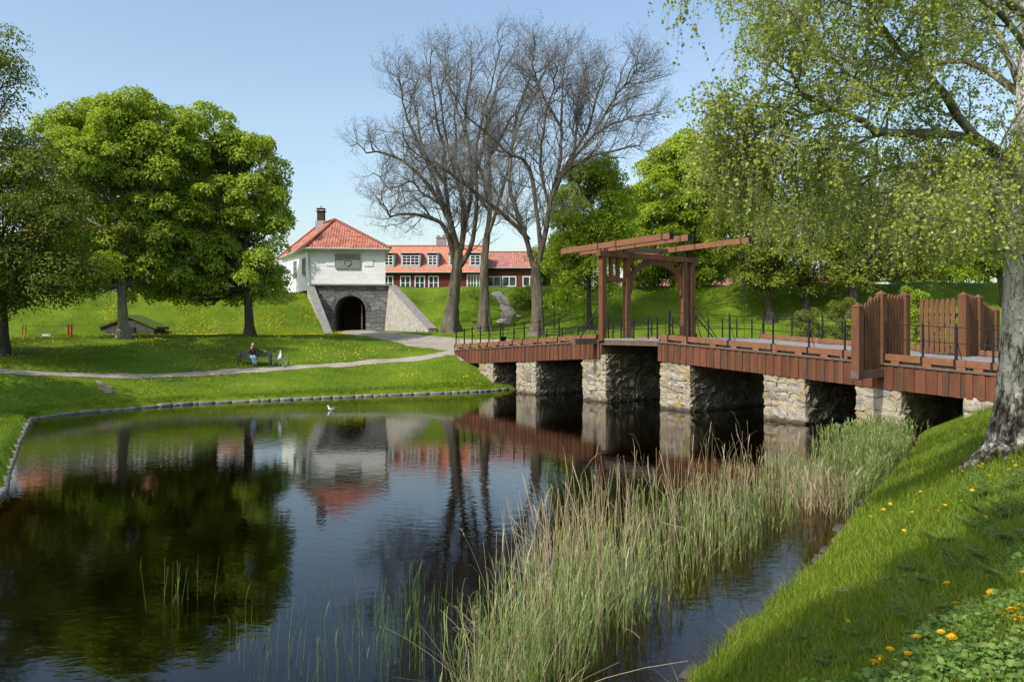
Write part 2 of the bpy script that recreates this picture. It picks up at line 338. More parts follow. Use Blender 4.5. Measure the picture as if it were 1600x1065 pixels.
def terrain(x, y, full=False):
    x = np.asarray(x, float); y = np.asarray(y, float)
    dn = poly_dist(x, y, NEAR); df = poly_dist(x, y, FAR); ins = inside(x, y, POLY); d = np.minimum(dn, df)
    wob = .10*np.sin(x*.9+1.3*np.sin(y*.5))*np.sin(y*.8+.7)+.05*np.sin(x*2.3+y*1.1)*np.sin(y*2.1-x)
    zn = 2.35-np.log1p(np.exp(np.clip((2.35-(.1+.53*dn))*5, -40, 40)))/5 + wob*np.clip(dn-.4,0,1)*.6
    zf = np.clip(tps(x, y), .25, 4.3); zf = np.minimum(zf, .27+.62*df) + wob*np.clip(df-.4,0,1)*.45
    for foot, reg, top in ((FOOT_R,REG_R,8.05),(FOOT_L,REG_L,7.25)):
        dd = poly_dist(x, y, foot); h = 3.45+.57*dd
        h = top-np.log1p(np.exp(np.clip((top-h)*4, -40, 40)))/4
        h = h + .12*np.sin(x*.45+2)*np.sin(x*.17+y*.2)*np.clip(dd,0,3)/3 + wob*.5
        zf = np.where(inside(x, y, reg), np.maximum(zf, h), zf)
    z = np.where(dn < df, zn, zf)
    zb = -np.minimum(.05+.30*d, 1.2+.0*d) + .08*wob
    z = np.where(ins, zb, z)
    return (z, d, dn < df, ins) if full else z
def ground_px(px, py):
    Y = np.linspace(3.5, 95, 3000); x = (px-CX)/F*Y; zr = H-(py-HY)/F*Y
    k = np.nonzero(terrain(x, Y) >= zr)[0]
    if len(k) == 0: return None
    k = k[0]; return np.array([x[k], Y[k], float(terrain(x[k], Y[k]))])
def gz(x, y): return float(terrain(np.array([x]), np.array([y]))[0])
def axis(parts):
    out = []
    for a, b, st in parts: out += list(np.arange(a, b, st))
    return np.array(out+[parts[-1][1]])
gx = axis([(-3000,-1000,1000),(-1000,-200,200),(-200,-120,20),(-120,-45,2.5),(-45,24,.3),(24,60,.7),(60,140,5),(140,300,40),(300,1000,350),(1000,3000,1000)])
gy = axis([(-3000,-500,1250),(-500,-60,110),(-60,-12,6),(-12,3,.8),(3,30,.22),(30,64,.34),(64,84,.4),(84,120,1.5),(120,220,20),(220,1020,200),(1020,4000,1490)])
GX, GY = np.meshgrid(gx, gy); GZ = terrain(GX.ravel(), GY.ravel())
ny, nx = GX.shape; idx = np.arange(ny*nx).reshape(ny, nx)
q = np.stack([idx[:-1,:-1], idx[:-1,1:], idx[1:,1:], idx[1:,:-1]], -1).reshape(-1,4)
prop(raw('ground', np.stack([GX.ravel(), GY.ravel(), GZ], 1), [q], M['ground'], smooth=True), kind='structure')
wv = np.array([(-60,-30,0),(110,-30,0),(110,80,0),(-60,80,0)], float)
prop(raw('pond_water', wv, [[[0,1,2,3]]], M['water']), kind='structure')
def ribbon(name, pts, halfw, mat, lift=.05, across=7, wob=.0):
    pts = np.array(pts, float); hw = np.array(halfw, float)*np.ones(len(pts))
    t = np.linspace(0, len(pts)-1, 24*(len(pts)-1)); P = catmull(pts, t); hw = np.interp(t, np.arange(len(pts)), hw)
    T = nrm(np.gradient(P, axis=0)); Nn = np.stack([T[:,1], -T[:,0]], 1)
    hwl = hw*(1+wob*np.sin(t*9+1)+wob*rng.standard_normal(len(t))*.4); hwr = hw*(1+wob*np.sin(t*7)+wob*rng.standard_normal(len(t))*.4)
    k = np.linspace(-1,1,across); off = np.where(k[None]<0, k[None]*hwl[:,None], k[None]*hwr[:,None])
    X = P[:,None,0]+Nn[:,None,0]*off; Y = P[:,None,1]+Nn[:,None,1]*off
    Z = terrain(X.ravel(), Y.ravel()).reshape(X.shape)+lift*(1-.6*np.abs(k[None])**4)
    n, m = X.shape; ii = np.arange(n*m).reshape(n,m)
    q = np.stack([ii[:-1,:-1], ii[:-1,1:], ii[1:,1:], ii[1:,:-1]], -1).reshape(-1,4)
    return prop(raw(name, np.stack([X.ravel(),Y.ravel(),Z.ravel()],1), [q[:, ::-1]], mat, smooth=True), kind='structure')
def catmull(P, t):
    P = np.asarray(P, float); n = len(P); Q = np.vstack([2*P[0]-P[1], P, 2*P[-1]-P[-2]])
    i = np.clip(np.floor(t).astype(int), 0, n-2); f = (t-i)[:,None]
    a, b, c, d = Q[i], Q[i+1], Q[i+2], Q[i+3]
    return .5*((2*b)+(-a+c)*f+(2*a-5*b+4*c-d)*f**2+(-a+3*b-3*c+d)*f**3)
ribbon('gate_path', [(-.2,54.9),(-3.6,58.8),(-8,64),(-12.2,70.5),(-15.4,77.4),(-16.2,82)], [3.9,3.3,2.4,1.9,1.7,1.7], M['path'], .06, wob=.07)
ribbon('bank_path', [(-2.5,54.2),(-7.5,52.1),(-15.3,47.6),(-22.3,41.6),(-25.3,37),(-27,30)], [.7,.5,.43,.42,.42,.42], M['path'], .06, wob=.22)
ribbon('dirt_patch', [(-21.3,41.0),(-20.4,40.0),(-19.9,39.3)], [.12,.34,.15], M['soil'], .04, wob=.3)
fp = [ground_px(a, b)[:2] for a, b in ((786,506),(793,488),(786,470),(774,457))]
ribbon('rampart_path', fp, [.55,.6,.5,.45], M['path'], .06, wob=.15)
# kerb stones along the far and left waterline
mb = MB()
for i in range(6, len(FAR)-4):
    a, b = np.array(FAR[i],float), np.array(FAR[i+1],float); L = np.linalg.norm(b-a); t = (b-a)/L; nn = np.array([-t[1],t[0]])
    s = 0.
    while s < L-.15:
        l = rng.uniform(.3,1.0); l = min(l, L-s)
        c = a+t*(s+l/2)
        R = np.array([[t[0],-t[1],0],[t[1],t[0],0],[0,0,1.]])
        stones(mb, [np.array([c[0], c[1], .01+rng.uniform(-.02,.02)])], [np.array([l*1.0,.34,.18+rng.uniform(-.04,.05)])], R, 14., .02)
        s += l
prop(mb.build('bank_kerb', M['kerbstone'], smooth=True), kind='structure')
# rough stones along the near waterline
mb = MB()
for i in range(4, 8):
    a, b = np.array(NEAR[i],float), np.array(NEAR[i+1],float); L = np.linalg.norm(b-a); t = (b-a)/L; s = 0.
    R = np.array([[t[0],-t[1],0],[t[1],t[0],0],[0,0,1.]])
    while s < L-.1:
        l = rng.uniform(.4,.85); c = a+t*(s+l/2); s += l*rng.uniform(1,4)
        stones(mb, [np.array([c[0]+rng.uniform(-.05,.05), c[1], -.015+rng.uniform(-.04,.025)])], [np.array([l,.36,.11])], R, 9., .05)
prop(mb.build('bank_edge_stones', M['stone'], smooth=True), kind='structure')
# ------------------------------------------------------------------ bridge
def sbox(mb, s0, s1, n0, n1, zb, zt_):
    """box along the bridge whose bottom/top follow functions of s"""
    fb = zb if callable(zb) else (lambda s: zb); ft = zt_ if callable(zt_) else (lambda s: zt_)
    mb.hexa([B(s0,n1,fb(s0)),B(s0,n0,fb(s0)),B(s1,n0,fb(s1)),B(s1,n1,fb(s1)),B(s0,n1,ft(s0)),B(s0,n0,ft(s0)),B(s1,n0,ft(s1)),B(s1,n1,ft(s1))])
S0, SA, SB, S1 = -2.98, 11.25, 15.4, 33.0
bridge = thing('timber_bridge', 'humped timber bridge with red-brown plank sides on stone piers over the moat', 'bridge', B(6,4,0))
def part(mb, name, mat, parent, smooth=False):
    o = mb.build(name, mat, parent, smooth)
    bpy.context.view_layer.update()
    o.matrix_parent_inverse = parent.matrix_world.inverted(); return o
def part2(mb, name, mat, parent):
    o = mb.build(name, mat); bpy.context.view_layer.update(); o.parent = parent; o.matrix_parent_inverse = parent.matrix_world.inverted(); return o
def fascia(s0, s1, n, side, pitch, alt):
    mb = MB(); s = s0; k = 0
    while s < s1-.02:
        wd = pitch*(alt if k % 2 else 1); e = min(s+wd, s1)
        off = (.028 if k % 2 else 0)+rng.uniform(0,.006)
        nn = sorted((n+side*(.06-off), n-side*.02))
        sbox(mb, s+.004, e-.004, nn[0], nn[1], lambda q: zt(q)-.93-rng.uniform(0,.012), lambda q: zt(q)-.05)
        s = e; k += 1
    return mb
part(fascia(S0, SA, 0, -1, .19, 1.0), 'plank_facing', M['plank'], bridge)
part(fascia(SB, S1, 0, -1, .225, .75), 'plank_facing', M['plank'], bridge)
part(fascia(S0, SA, W, 1, .2, 1.0), 'plank_facing', M['plank'], bridge)
part(fascia(SB, S1, W, 1, .26, .8), 'plank_facing', M['plank'], bridge)
# end return boards beside the lifting leaf
for a, b in ((SA,SA+.06),(SB-.06,SB)):
    mb = MB(); sbox(mb, a, b, .02, W-.02, lambda q: zt(q)-.93, lambda q: zt(q)-.06); part(mb, 'end_board', M['oldwood'], bridge)
for (a, b) in ((S0,SA+.05),(SB-.05,S1)):
    for n0, n1 in ((-.10,.22),(W-.22,W+.10)):
        mb = MB(); s = a
        while s < b-.05:
            e = min(s+rng.uniform(3.0,4.2), b)
            for q0, q1 in ((s, min(e,11.4)), (max(s,11.4), e)):
                if q1 > q0: sbox(mb, q0+.006, q1-.006, n0, n1, lambda q: zt(q)-.05, lambda q: zt(q)+.03)
            s = e
        part(mb, 'edge_board', M['oldwood'], bridge)
def kerb_beams(a, b, n, gaps=()):
    s = a
    while s < b-.1:
        e = min(s+rng.uniform(2.3,3.3), b); mb = MB()
        sbox(mb, s+.01, e-.01, n-.11, n+.11, lambda q: zt(q)+.13, lambda q: zt(q)+.36)
        k = s+.25
        while k < e-.3:
            sbox(mb, k, k+.3, n-.10, n+.10, lambda q: zt(q)+.03, lambda q: zt(q)+.13); k += 1.15
        part(mb, 'kerb_beam', M['curb'], bridge); s = e
GS = 26.55
for n in (.06, W-.06):
    kerb_beams(S0+.02, SA-.25, n); kerb_beams(SB+.1, GS-.15, n); kerb_beams(GS+.15, S1, n)
mb = MB(); sbox(mb, S0, SA, .2, W-.2, lambda q: zt(q)-.28, lambda q: zt(q)+.10); sbox(mb, SB, S1, .2, W-.2, lambda q: zt(q)-.28, lambda q: zt(q)+.10)
part(mb, 'deck', M['deck'], bridge)
mb = MB()
for n in np.linspace(.5, W-.5, 6):
    sbox(mb, S0, SA, n-.12, n+.12, lambda q: zt(q)-.62, lambda q: zt(q)-.28); sbox(mb, SB, S1, n-.12, n+.12, lambda q: zt(q)-.62, lambda q: zt(q)-.28)
part(mb, 'deck_girder', M['oldwood'], bridge)
# lifting leaf
mb = MB(); s = SA
while s < SB-.02:
    e = min(s+.22, SB); sbox(mb, s+.004, e-.004, .0, 1.95, zt(s)+.02, zt(s)+.12); sbox(mb, s+.004, e-.004, 2.05, W, zt(s)+.02, zt(s)+.12); s = e
part(mb, 'leaf_decking', M['deck'], bridge)
mb = MB()
for n in (.12, 1.8, 2.2, 4.2, W-.12): sbox(mb, SA+.06, SB-.06, n-.1, n+.1, zt(12)-.22, zt(12)+.02)
part(mb, 'leaf_beam', M['oldwood'], bridge)
# ------------------------------------------------------------------ piers
RB = np.array([[UX,NX,0],[UY,NY,0],[0,0,1.]])
RN = np.array([[NX,UX,0],[NY,UY,0],[0,0,1.]])
def wall_stones(mb, s0, s1, n0, n1, z0, ztop, face, r, hs=(.22,.52), jit=.065):
    """courses of stones over one face; face 'n0' (front), 's1', 's0'"""
    z = z0
    while z < ztop-.08:
        h = r.uniform(*hs); h = min(h, ztop-z)
        if ztop-z-h < .12: h = ztop-z
        a0, a1 = (s0, s1) if face == 'n0' else (n0, n1); a = a0
        while a < a1-.05:
            l = r.uniform(.25,.75)*(1.3 if h > .36 else 1); l = min(l, a1-a)
            if a1-a-l < .16: l = a1-a
            hh = h*r.uniform(.88,1.1); dep = .34; out = r.uniform(-.02,.03)
            c = a+l/2
            if face == 'n0': p, size = B(c, n0+.14-out, z+h/2), (l*.985, dep, hh)
            elif face == 's1': p, size = B(s1-.14+out, c, z+h/2), (dep, l*.985, hh)
            else: p, size = B(s0+.14-out, c, z+h/2), (dep, l*.985, hh)
            stones(mb, [p], [np.array(size)*r.uniform(1.0,1.13,3)], RB, 14., jit, r); a += l
        z += h
PIERS = [(749,771,.35),(807.6,838,0),(911,947,0),(1032,1079,0),(1194,1259,0),(1339,1409,0)]
PL = ['small stone pier beside the far grassy bank','second stone pier from the far bank, in open water','stone pier under the brown lifting gantry','broad stone pier where the right plank section begins','yellow lichened stone pier in the middle of the right bridge section','stone pier below the picket fence wing, half hidden by reeds']
for (a, b, zz), lab in zip(PIERS, PL):
    s0, s1 = spx(a, .06), spx(b, .06); pr = np.random.default_rng(int(a)); mb = MB(); core = MB()
    top = lambda q: zt(q)-.62
    zt0 = min(zt(s0), zt(s1), 3.23)-.66
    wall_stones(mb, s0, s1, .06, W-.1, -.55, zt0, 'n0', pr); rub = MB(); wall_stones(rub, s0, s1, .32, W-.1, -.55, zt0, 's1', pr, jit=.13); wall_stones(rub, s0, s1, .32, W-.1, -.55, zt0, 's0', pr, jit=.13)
    c = B((s0+s1)/2, W/2, 0)
    t = thing('stone_pier', lab, 'pier', (c[0],c[1],-.6), 0, 'stone piers under the bridge')
    part(mb, 'masonry', M['stone'], t); part(rub, 'shade_toned_side', M['shade_toned_rubble'], t)  # side faces get the stone with shade put into its colour
    sbox(core, s0+.02, s1-.02, .085, W-.15, -1.3, zt0); part(core, 'mortar_core', M['mortar'], t)
for s0, s1, lab in ((-4.2,-2.15,'rough stone abutment at the far left end of the bridge'),(spx(1508,.1),34.,'rough stone abutment on the near bank beside the birch')):
    mb = MB(); core = MB(); pr = np.random.default_rng(int(s1*10)+60); t0 = min(zt(s0), zt(s1))-.66 if s0 > 0 else zt(S0)-.8
    wall_stones(mb, s0, s1, .02, W-.1, -.3, t0, 'n0', pr); wall_stones(mb, s0, s1, .3, W-.1, -.3, t0, 's1' if s0 < 0 else 's0', pr)
    c = B((s0+s1)/2, W/2, 0); t = thing('stone_abutment', lab, 'abutment', (c[0],c[1],0), 0, 'stone abutments of the bridge')
    part(mb, 'masonry', M['stone'], t, True)
    sbox(core, s0+.05, s1-.05, .1, W-.15, -1.3, t0); part(core, 'mortar_core', M['mortar'], t)
# ------------------------------------------------------------------ lifting gantry
GZT = 7.66
g = thing('lifting_gantry', 'tall brown timber drawbridge gantry with level balance beams over the leaf', 'gantry', B(SA,3.4,zt(SA)))
sp = 11.42
for n in (.02, 1.8, 6.3, 6.98):
    mb = MB(); mb.beam(B(sp,n,zt(sp)+(.0 if n<6 else .1)), B(sp,n,GZT-.02), .30, .30, up=(NX,NY,0)); part(mb, 'post', M['timber'], g)
mb = MB(); mb.beam(B(sp,-.3,GZT+.13), B(sp,7.35,GZT+.13), .34, .30); part(mb, 'cap_beam', M['timber'], g)
mb = MB(); mb.beam(B(sp,.17,6.45), B(sp,1.65,6.45), .22, .24); part(mb, 'footway_rail', M['timber'], g)
for n in (.62, 1.12):
    mb = MB(); mb.beam(B(sp,n,6.57), B(sp,n,GZT-.02), .17, .17, up=(NX,NY,0)); part(mb, 'strut', M['timber'], g)
# arched brace (a shallow arc of timber under the cap)
mb = MB(); na, nb = 1.95, 6.15; cc = (na+nb)/2; rx = (nb-na)/2; pts = []
for k in range(25):
    a = PI*k/24; pts.append((cc-rx*math.cos(a), 5.75+(GZT-.12-5.75)*math.sin(a)**.8))
pts = np.array(pts)
for k in range(24):
    p, q = pts[k], pts[k+1]
    d = nrm(q-p); nn = np.array([-d[1], d[0]]); th = .15
    def off(i):
        dd = nrm(pts[min(i+1,24)]-pts[max(i-1,0)]); return np.array([-dd[1],dd[0]])*th
    o0, o1 = off(k), off(k+1)
    e = [B(sp-.1,*(p-o0)),B(sp+.1,*(p-o0)),B(sp+.1,*(q-o1)),B(sp-.1,*(q-o1)),B(sp-.1,*(p+o0)),B(sp+.1,*(p+o0)),B(sp+.1,*(q+o1)),B(sp-.1,*(q+o1))]
    mb.hexa(e)
part(mb, 'arch_brace', M['timber'], g)
for p, q in ((B(sp,1.95,GZT-.12),B(sp,2.55,6.95)),(B(sp,6.15,GZT-.12),B(sp,5.55,6.95))):
    mb = MB(); mb.beam(p, q, .17, .2); part(mb, 'knee_brace', M['timber'], g)
BE = [(.25,7.9,16.0,8.18,8.32),(1.62,7.95,15.95,8.20,8.33),(4.6,10.4,12.6,8.2,8.22),(6.36,7.6,15.95,8.38,8.52)]
for n, a, b, za, zb in BE:
    mb = MB()
    if n == 4.6: mb.beam(B(10.2,1.75,8.22), B(10.2,6.2,8.36), .3, .26); part(mb, 'cross_beam', M['oldwood'], g); continue
    mb.beam(B(a,n,za), B(b,n,zb), .26, .30); o = part(mb, 'balance_beam', M['curb'], g)
    d = (zb-za)/(b-a)
    for s in (sp-.5, sp+.9, b-.5):
        mb = MB(); z = za+d*(s-a); mb.beam(B(s-.03,n,z), B(s+.03,n,z), .29, .35); part2(mb, 'iron_strap', M['iron'], o)
    mb = MB(); mb.beam(B(b-.005,n,zb), B(b+.02,n,zb), .285, .32); part2(mb, 'end_cap', M['iron'], o)
    mb = MB(); z = za+d*(sp-a)
    for k in (-.11,.11): mb.beam(B(sp+k,n,GZT+.28), B(sp+k*.5,n,z-.1), .05, .05, up=(NX,NY,0))
    part(mb, 'pivot_stand', M['iron'], g)
    mb = MB(); mb.tube([B(b-.35,n,zb-.15), B(b-.38,n,zt(15)+.12)], .014, 6); part(mb, 'chain', M['iron'], g)
    mb = MB(); mb.tube([B(a+.35,n,za-.15), B(a+.75,n,zt(a+.5)+.35)], .009, 5); part(mb, 'pull_rope', M['iron'], g)
# outriggers and raking stays
for side, n0, npost in ((-1, 0., .02),(1, W, 6.98)):
    mb = MB(); mb.beam(B(10.95,n0+side*-.1,zt(11)-.02), B(10.95,n0+side*1.6,zt(11)-.02), .3, .30); part(mb, 'outrigger', M['oldwood'], g)
    mb = MB(); mb.tube([B(10.95 if side<0 else 11.3,n0+side*1.15,zt(11)+.13), B(11.2,npost+side*.14,zt(11)+1.75)], .035, 7); part(mb, 'raking_stay', M['iron'], g)
mb = MB(); mb.tube([B(12.2,6.9,zt(11)+.15), B(11.6,6.9,zt(11)+1.9)], .03, 7); mb.tube([B(12.9,7.4,zt(11)+.15), B(11.6,7.1,zt(11)+1.9)], .03, 7); part(mb, 'raking_stay', M['iron'], g)
# ------------------------------------------------------------------ railings
def railing(name, label, ss, n, hgt, inward, braces=True, heavy=(), base=.36, rails=(1.,.52)):
    mid = ss[len(ss)//2]; c = B(mid, n, zt(mid)); t = thing(name, label, 'railing', c, 0, 'black iron railings along the bridge')
    tops = []
    for k, s in enumerate(ss):
        mb = MB(); zb = zt(s)+base; r = .040 if k in heavy else .029
        mb.beam(B(s,n,zb-.04), B(s,n,zb+hgt), r*2, r*2, up=(NX,NY,0))
        mb.lathe([(.001,0),(r*1.3,.02),(r*1.3,.05),(.001,.09)], B(s,n,zb+hgt), 6)
        if base > .2:  # strap bent over the kerb beam
            o = -inward; mb.beam(B(s,n+o*.125,zt(s)+.06), B(s,n+o*.125,zb+.012), .07, .02, up=(NX,NY,0)); mb.beam(B(s,n+o*.135,zb+.01), B(s,n+inward*.13,zb+.01), .07, .02)
        if braces and k % 2 == 0: mb.tube([B(s,n+inward*.03,zb+hgt*.62), B(s+.05,n+inward*.42,zt(s)+.12)], .016, 5)
        part(mb, 'post', M['iron'], t)
    for f in rails:
        mb = MB()
        for a, b in zip(ss[:-1], ss[1:]): mb.tube([B(a,n,zt(a)+base+hgt*f-.03), B(b,n,zt(b)+base+hgt*f-.03)], .017, 6)
        part(mb, 'rail', M['iron'], t)
    return t
l1 = [spx(p, .06) for p in (712.6,725.6,737.8,750.7,764,782,803,819,843,873.6)]
railing('iron_railing', 'black iron railing on the near side of the left bridge ramp', l1, .06, 1.0, 1)
railing('iron_railing', 'low black iron railing across the near edge of the lifting leaf', [11.75,12.7,13.6,14.6,15.2], .12, 1.0, 1, False, base=.12)
railing('iron_railing', 'black iron railing between the gantry and the picket fence, near side', [spx(p, .06) for p in (1046,1076,1140,1208,1264,1320)]+[GS-.2], .06, 1.12, 1, heavy=(0,1))
railing('iron_railing', 'black iron railing right of the picket fence next to the birch trunk', [spx(p, .06) for p in (1384,1442,1494,1552)]+[S1-.1], .06, 1.14, 1, heavy=(2,))
railing('iron_railing', 'black iron railing on the far side of the left bridge ramp', list(np.linspace(S0+.1, SA-.3, 9)), W-.06, 1.0, -1)
railing('iron_railing', 'low black iron railing across the far edge of the lifting leaf', [12.0,13.,14.,15.0], W-.12, 1.0, -1, False, base=.12)
railing('iron_railing', 'black iron railing on the far side of the right bridge section', list(np.linspace(SB+.3, GS-.3, 7)), W-.06, 1.12, -1, heavy=(0,))
railing('iron_railing', 'short black iron railing beyond the open gate, far side', list(np.linspace(GS+.4, S1-.1, 4)), W-.06, 1.12, -1)
# ------------------------------------------------------------------ picket fences and gate leaves across the deck
def pickets(p0, p1, z0a, z0b, zta, ztb, pitch=.20, wd=.13, th=.05):
    """vertical pointed boards from p0 to p1 (xy)"""
    mb = MB(); p0 = np.array(p0[:2]); p1 = np.array(p1[:2]); L = np.linalg.norm(p1-p0); t = (p1-p0)/L; n = int(L/pitch)
    ax = np.array([t[0],t[1],0]); az = np.array([0,0,1.])
    for k in range(n):
        f = (k+.5)/n; c = p0+t*L*f; zb = z0a+(z0b-z0a)*f; z = zta+(ztb-zta)*f+rng.uniform(-.02,.02)
        mb.prism([(-wd/2,zb),(wd/2,zb),(wd/2,z-.1),(0,z),(-wd/2,z-.1)], (c[0],c[1],0), ax, az, th)
    return mb
def post(n, zb, ztop, s=GS, w_=.30):
    mb = MB(); mb.beam(B(s,n,zb), B(s,n,ztop-.08), w_, w_, up=(NX,NY,0))
    q = w_/2+.02
    v = [B(s-q,n-q,ztop-.08),B(s+q,n-q,ztop-.08),B(s+q,n+q,ztop-.08),B(s-q,n+q,ztop-.08),B(s,n,ztop+.09)]
    mb.add(v, [[0,1,4],[1,2,4],[2,3,4],[3,0,4]], [[3,2,1,0]]); return mb
def rails(p0, p1, zs, th=.09):
    mb = MB()
    for a, b in zs: mb.beam((p0[0],p0[1],a), (p1[0],p1[1],b), th, .10)
    return mb
GT = 5.22
def fence(label, pa, pb, na, nb, z0a, z0b, zta, ztb, posts, sill=None):
    c = B(GS, (na+nb)/2, zt(GS)); t = thing('picket_fence', label, 'fence', c, 0, 'brown picket fences of the bridge gate')
    part(pickets(pa, pb, z0a, z0b, zta, ztb), 'picket_panel', M['timber'], t)
    for zz in ((z0a+.35,z0b+.35),(zta-.6,ztb-.6)): part(rails(pa+np.array([UX,UY,0])*-.08, pb+np.array([UX,UY,0])*-.08, [zz]), 'cross_rail', M['oldwood'], t)
    for a in posts: part(a, 'post', M['timber'], t)
    if sill is not None: part(sill, 'sill_beam', M['oldwood'], t)
zd = zt(GS)+.1
si = MB(); si.beam(B(GS,.35,2.22), B(GS,-1.78,2.22), .28, .30)
def mk_fence(label, na, nb, z0, zta, ztb, posts, sill=None):
    fence(label, B(GS,na,0), B(GS,nb,0), na, nb, z0, z0, zta, ztb, posts, sill)
mk_fence('brown picket wing jutting over the water on the near side, tops sloping down', -1.43, -.13, 2.38, 4.7, GT-.04, [post(-1.6,2.02,4.74)], si)
mk_fence('brown picket panel between two capped posts across the near footway', .18, 1.55, zd+.06, GT-.05, GT-.08, [post(.02,zt(GS)-.05,GT), post(1.72,zd,GT)])
mk_fence('brown picket panel across the far footway, right of the open gate leaf', 6.8, 7.75, zd+.06, GT+.1, GT+.05, [post(6.6,zd,GT+.12,w_=.32), post(7.95,zt(GS)-.05,GT+.05)])
so_ = MB(); so_.beam(B(GS,W-.35,2.22), B(GS,W+1.78,2.22), .28, .30)
mk_fence('brown picket wing jutting over the water on the far side, by the birch trunk', 8.1, 9.4, 2.38, GT-.05, 4.7, [post(9.55,2.02,4.74)], so_)
def leaf(label, n, s0, s1):
    c = B(s1, n, zd); t = thing('gate_leaf', label, 'gate', c, 0, 'open picket gate leaves on the bridge')
    p0, p1 = B(s0,n,0), B(s1,n,0)
    part(pickets(p0, p1, zd+.12, zd+.12, GT-.05, GT-.05, .21, .16), 'picket_panel', M['timber'], t)
    mb = MB(); off = np.array([NX,NY,0])*.09
    for z in (zd+.4, GT-.75): mb.beam(p0+off+[0,0,z], p1+off+[0,0,z], .08, .12)
    mb.beam(p0+off+[0,0,zd+.45], p1+off+[0,0,GT-.8], .06, .1); part(mb, 'ledge', M['oldwood'], t)
    mb = MB()
    for z in (zd+.4, GT-.75): mb.beam(B(s1-.3,n+.03,z), B(s1+.12,n+.03,z), .02, .06)
    part(mb, 'hinge', M['iron'], t)
leaf('brown picket gate leaf standing open against the far railing, sunlit face', 6.5, 24.75, 26.3)
leaf('brown picket gate leaf folded back in shade behind the near footway panel', 1.85, 25.0, 26.35)
# bin hung on the railing
t = thing('litter_bin', 'small black bin fixed behind the left bridge railing', 'bin', B(spx(785,.3),.35,zt(2)+.1))
mb = MB(); s = spx(785,.3); mb.lathe([(.16,.12),(.21,.5),(.235,.5),(.235,.56),(.19,.56)], B(s,.35,zt(s)+.1), 12); part(mb, 'bucket', M['iron'], t, True)
mb = MB(); mb.beam(B(s,.35,zt(s)+.1), B(s,.35,zt(s)+1.25), .05, .05); part(mb, 'post', M['iron'], t)
# ------------------------------------------------------------------ buildings
def tile_mat(name, c0, c1, dark, pu=.22, pv=.34, moss=.0):
    m, nt = NT(name); uv = nd(nt, 'ShaderNodeUVMap'); sx = nd(nt, 'ShaderNodeSeparateXYZ', {0: uv.outputs[0]})
    u, v = sx.outputs[0], sx.outputs[1]
    fu = math_(nt, 'FRACT', math_(nt, 'DIVIDE', u, pu)); fv = math_(nt, 'FRACT', math_(nt, 'DIVIDE', v, pv))
    wave = math_(nt, 'SINE', math_(nt, 'MULTIPLY', fu, 2*PI)); h = math_(nt, 'ADD', math_(nt, 'MULTIPLY', wave, .5), math_(nt, 'MULTIPLY', fv, -.9))
    iu = math_(nt, 'FLOOR', math_(nt, 'DIVIDE', u, pu)); iv = math_(nt, 'FLOOR', math_(nt, 'DIVIDE', v, pv))
    wn = nd(nt, 'ShaderNodeTexWhiteNoise', {0: nd(nt, 'ShaderNodeCombineXYZ', {0: iu, 1: iv}).outputs[0]}, noise_dimensions='2D')
    nz = nd(nt, 'ShaderNodeTexNoise', {0: uv.outputs[0], 'Scale': .9, 'Detail': 6.})
    f = math_(nt, 'ADD', math_(nt, 'MULTIPLY', wn.outputs[0], .55), math_(nt, 'MULTIPLY', nz.outputs[0], .5))
    col = ramp(nt, f, [(.1,*dark),(.4,*c0),(.85,*c1)])
    gap = nd(nt, 'ShaderNodeMapRange', {'Value': fv, 1: 0., 2: .12, 3: .6, 4: 0.}).outputs[0]
    col = mixc(nt, gap, col, tuple(.35*k for k in c0))
    bp = nd(nt, 'ShaderNodeBump', {'Height': h, 'Strength': 1., 'Distance': .04})
    b = nd(nt, 'ShaderNodeBsdfPrincipled', {'Base Color': col, 'Roughness': .75, 'Specular IOR Level': .3, 'Normal': bp.outputs[0]})
    nd(nt, 'ShaderNodeOutputMaterial', {0: b.outputs[0]}); return m
M['gatetile'] = tile_mat('old_red_tile', (.34,.115,.075), (.47,.20,.135), (.19,.065,.045), .26, .38)
M['tile'] = tile_mat('new_red_tile', (.50,.18,.11), (.58,.24,.155), (.42,.145,.09), .24, .36)
M['darktile'] = tile_mat('weathered_tile', (.36,.15,.11), (.45,.22,.17), (.25,.10,.08), .24, .36)
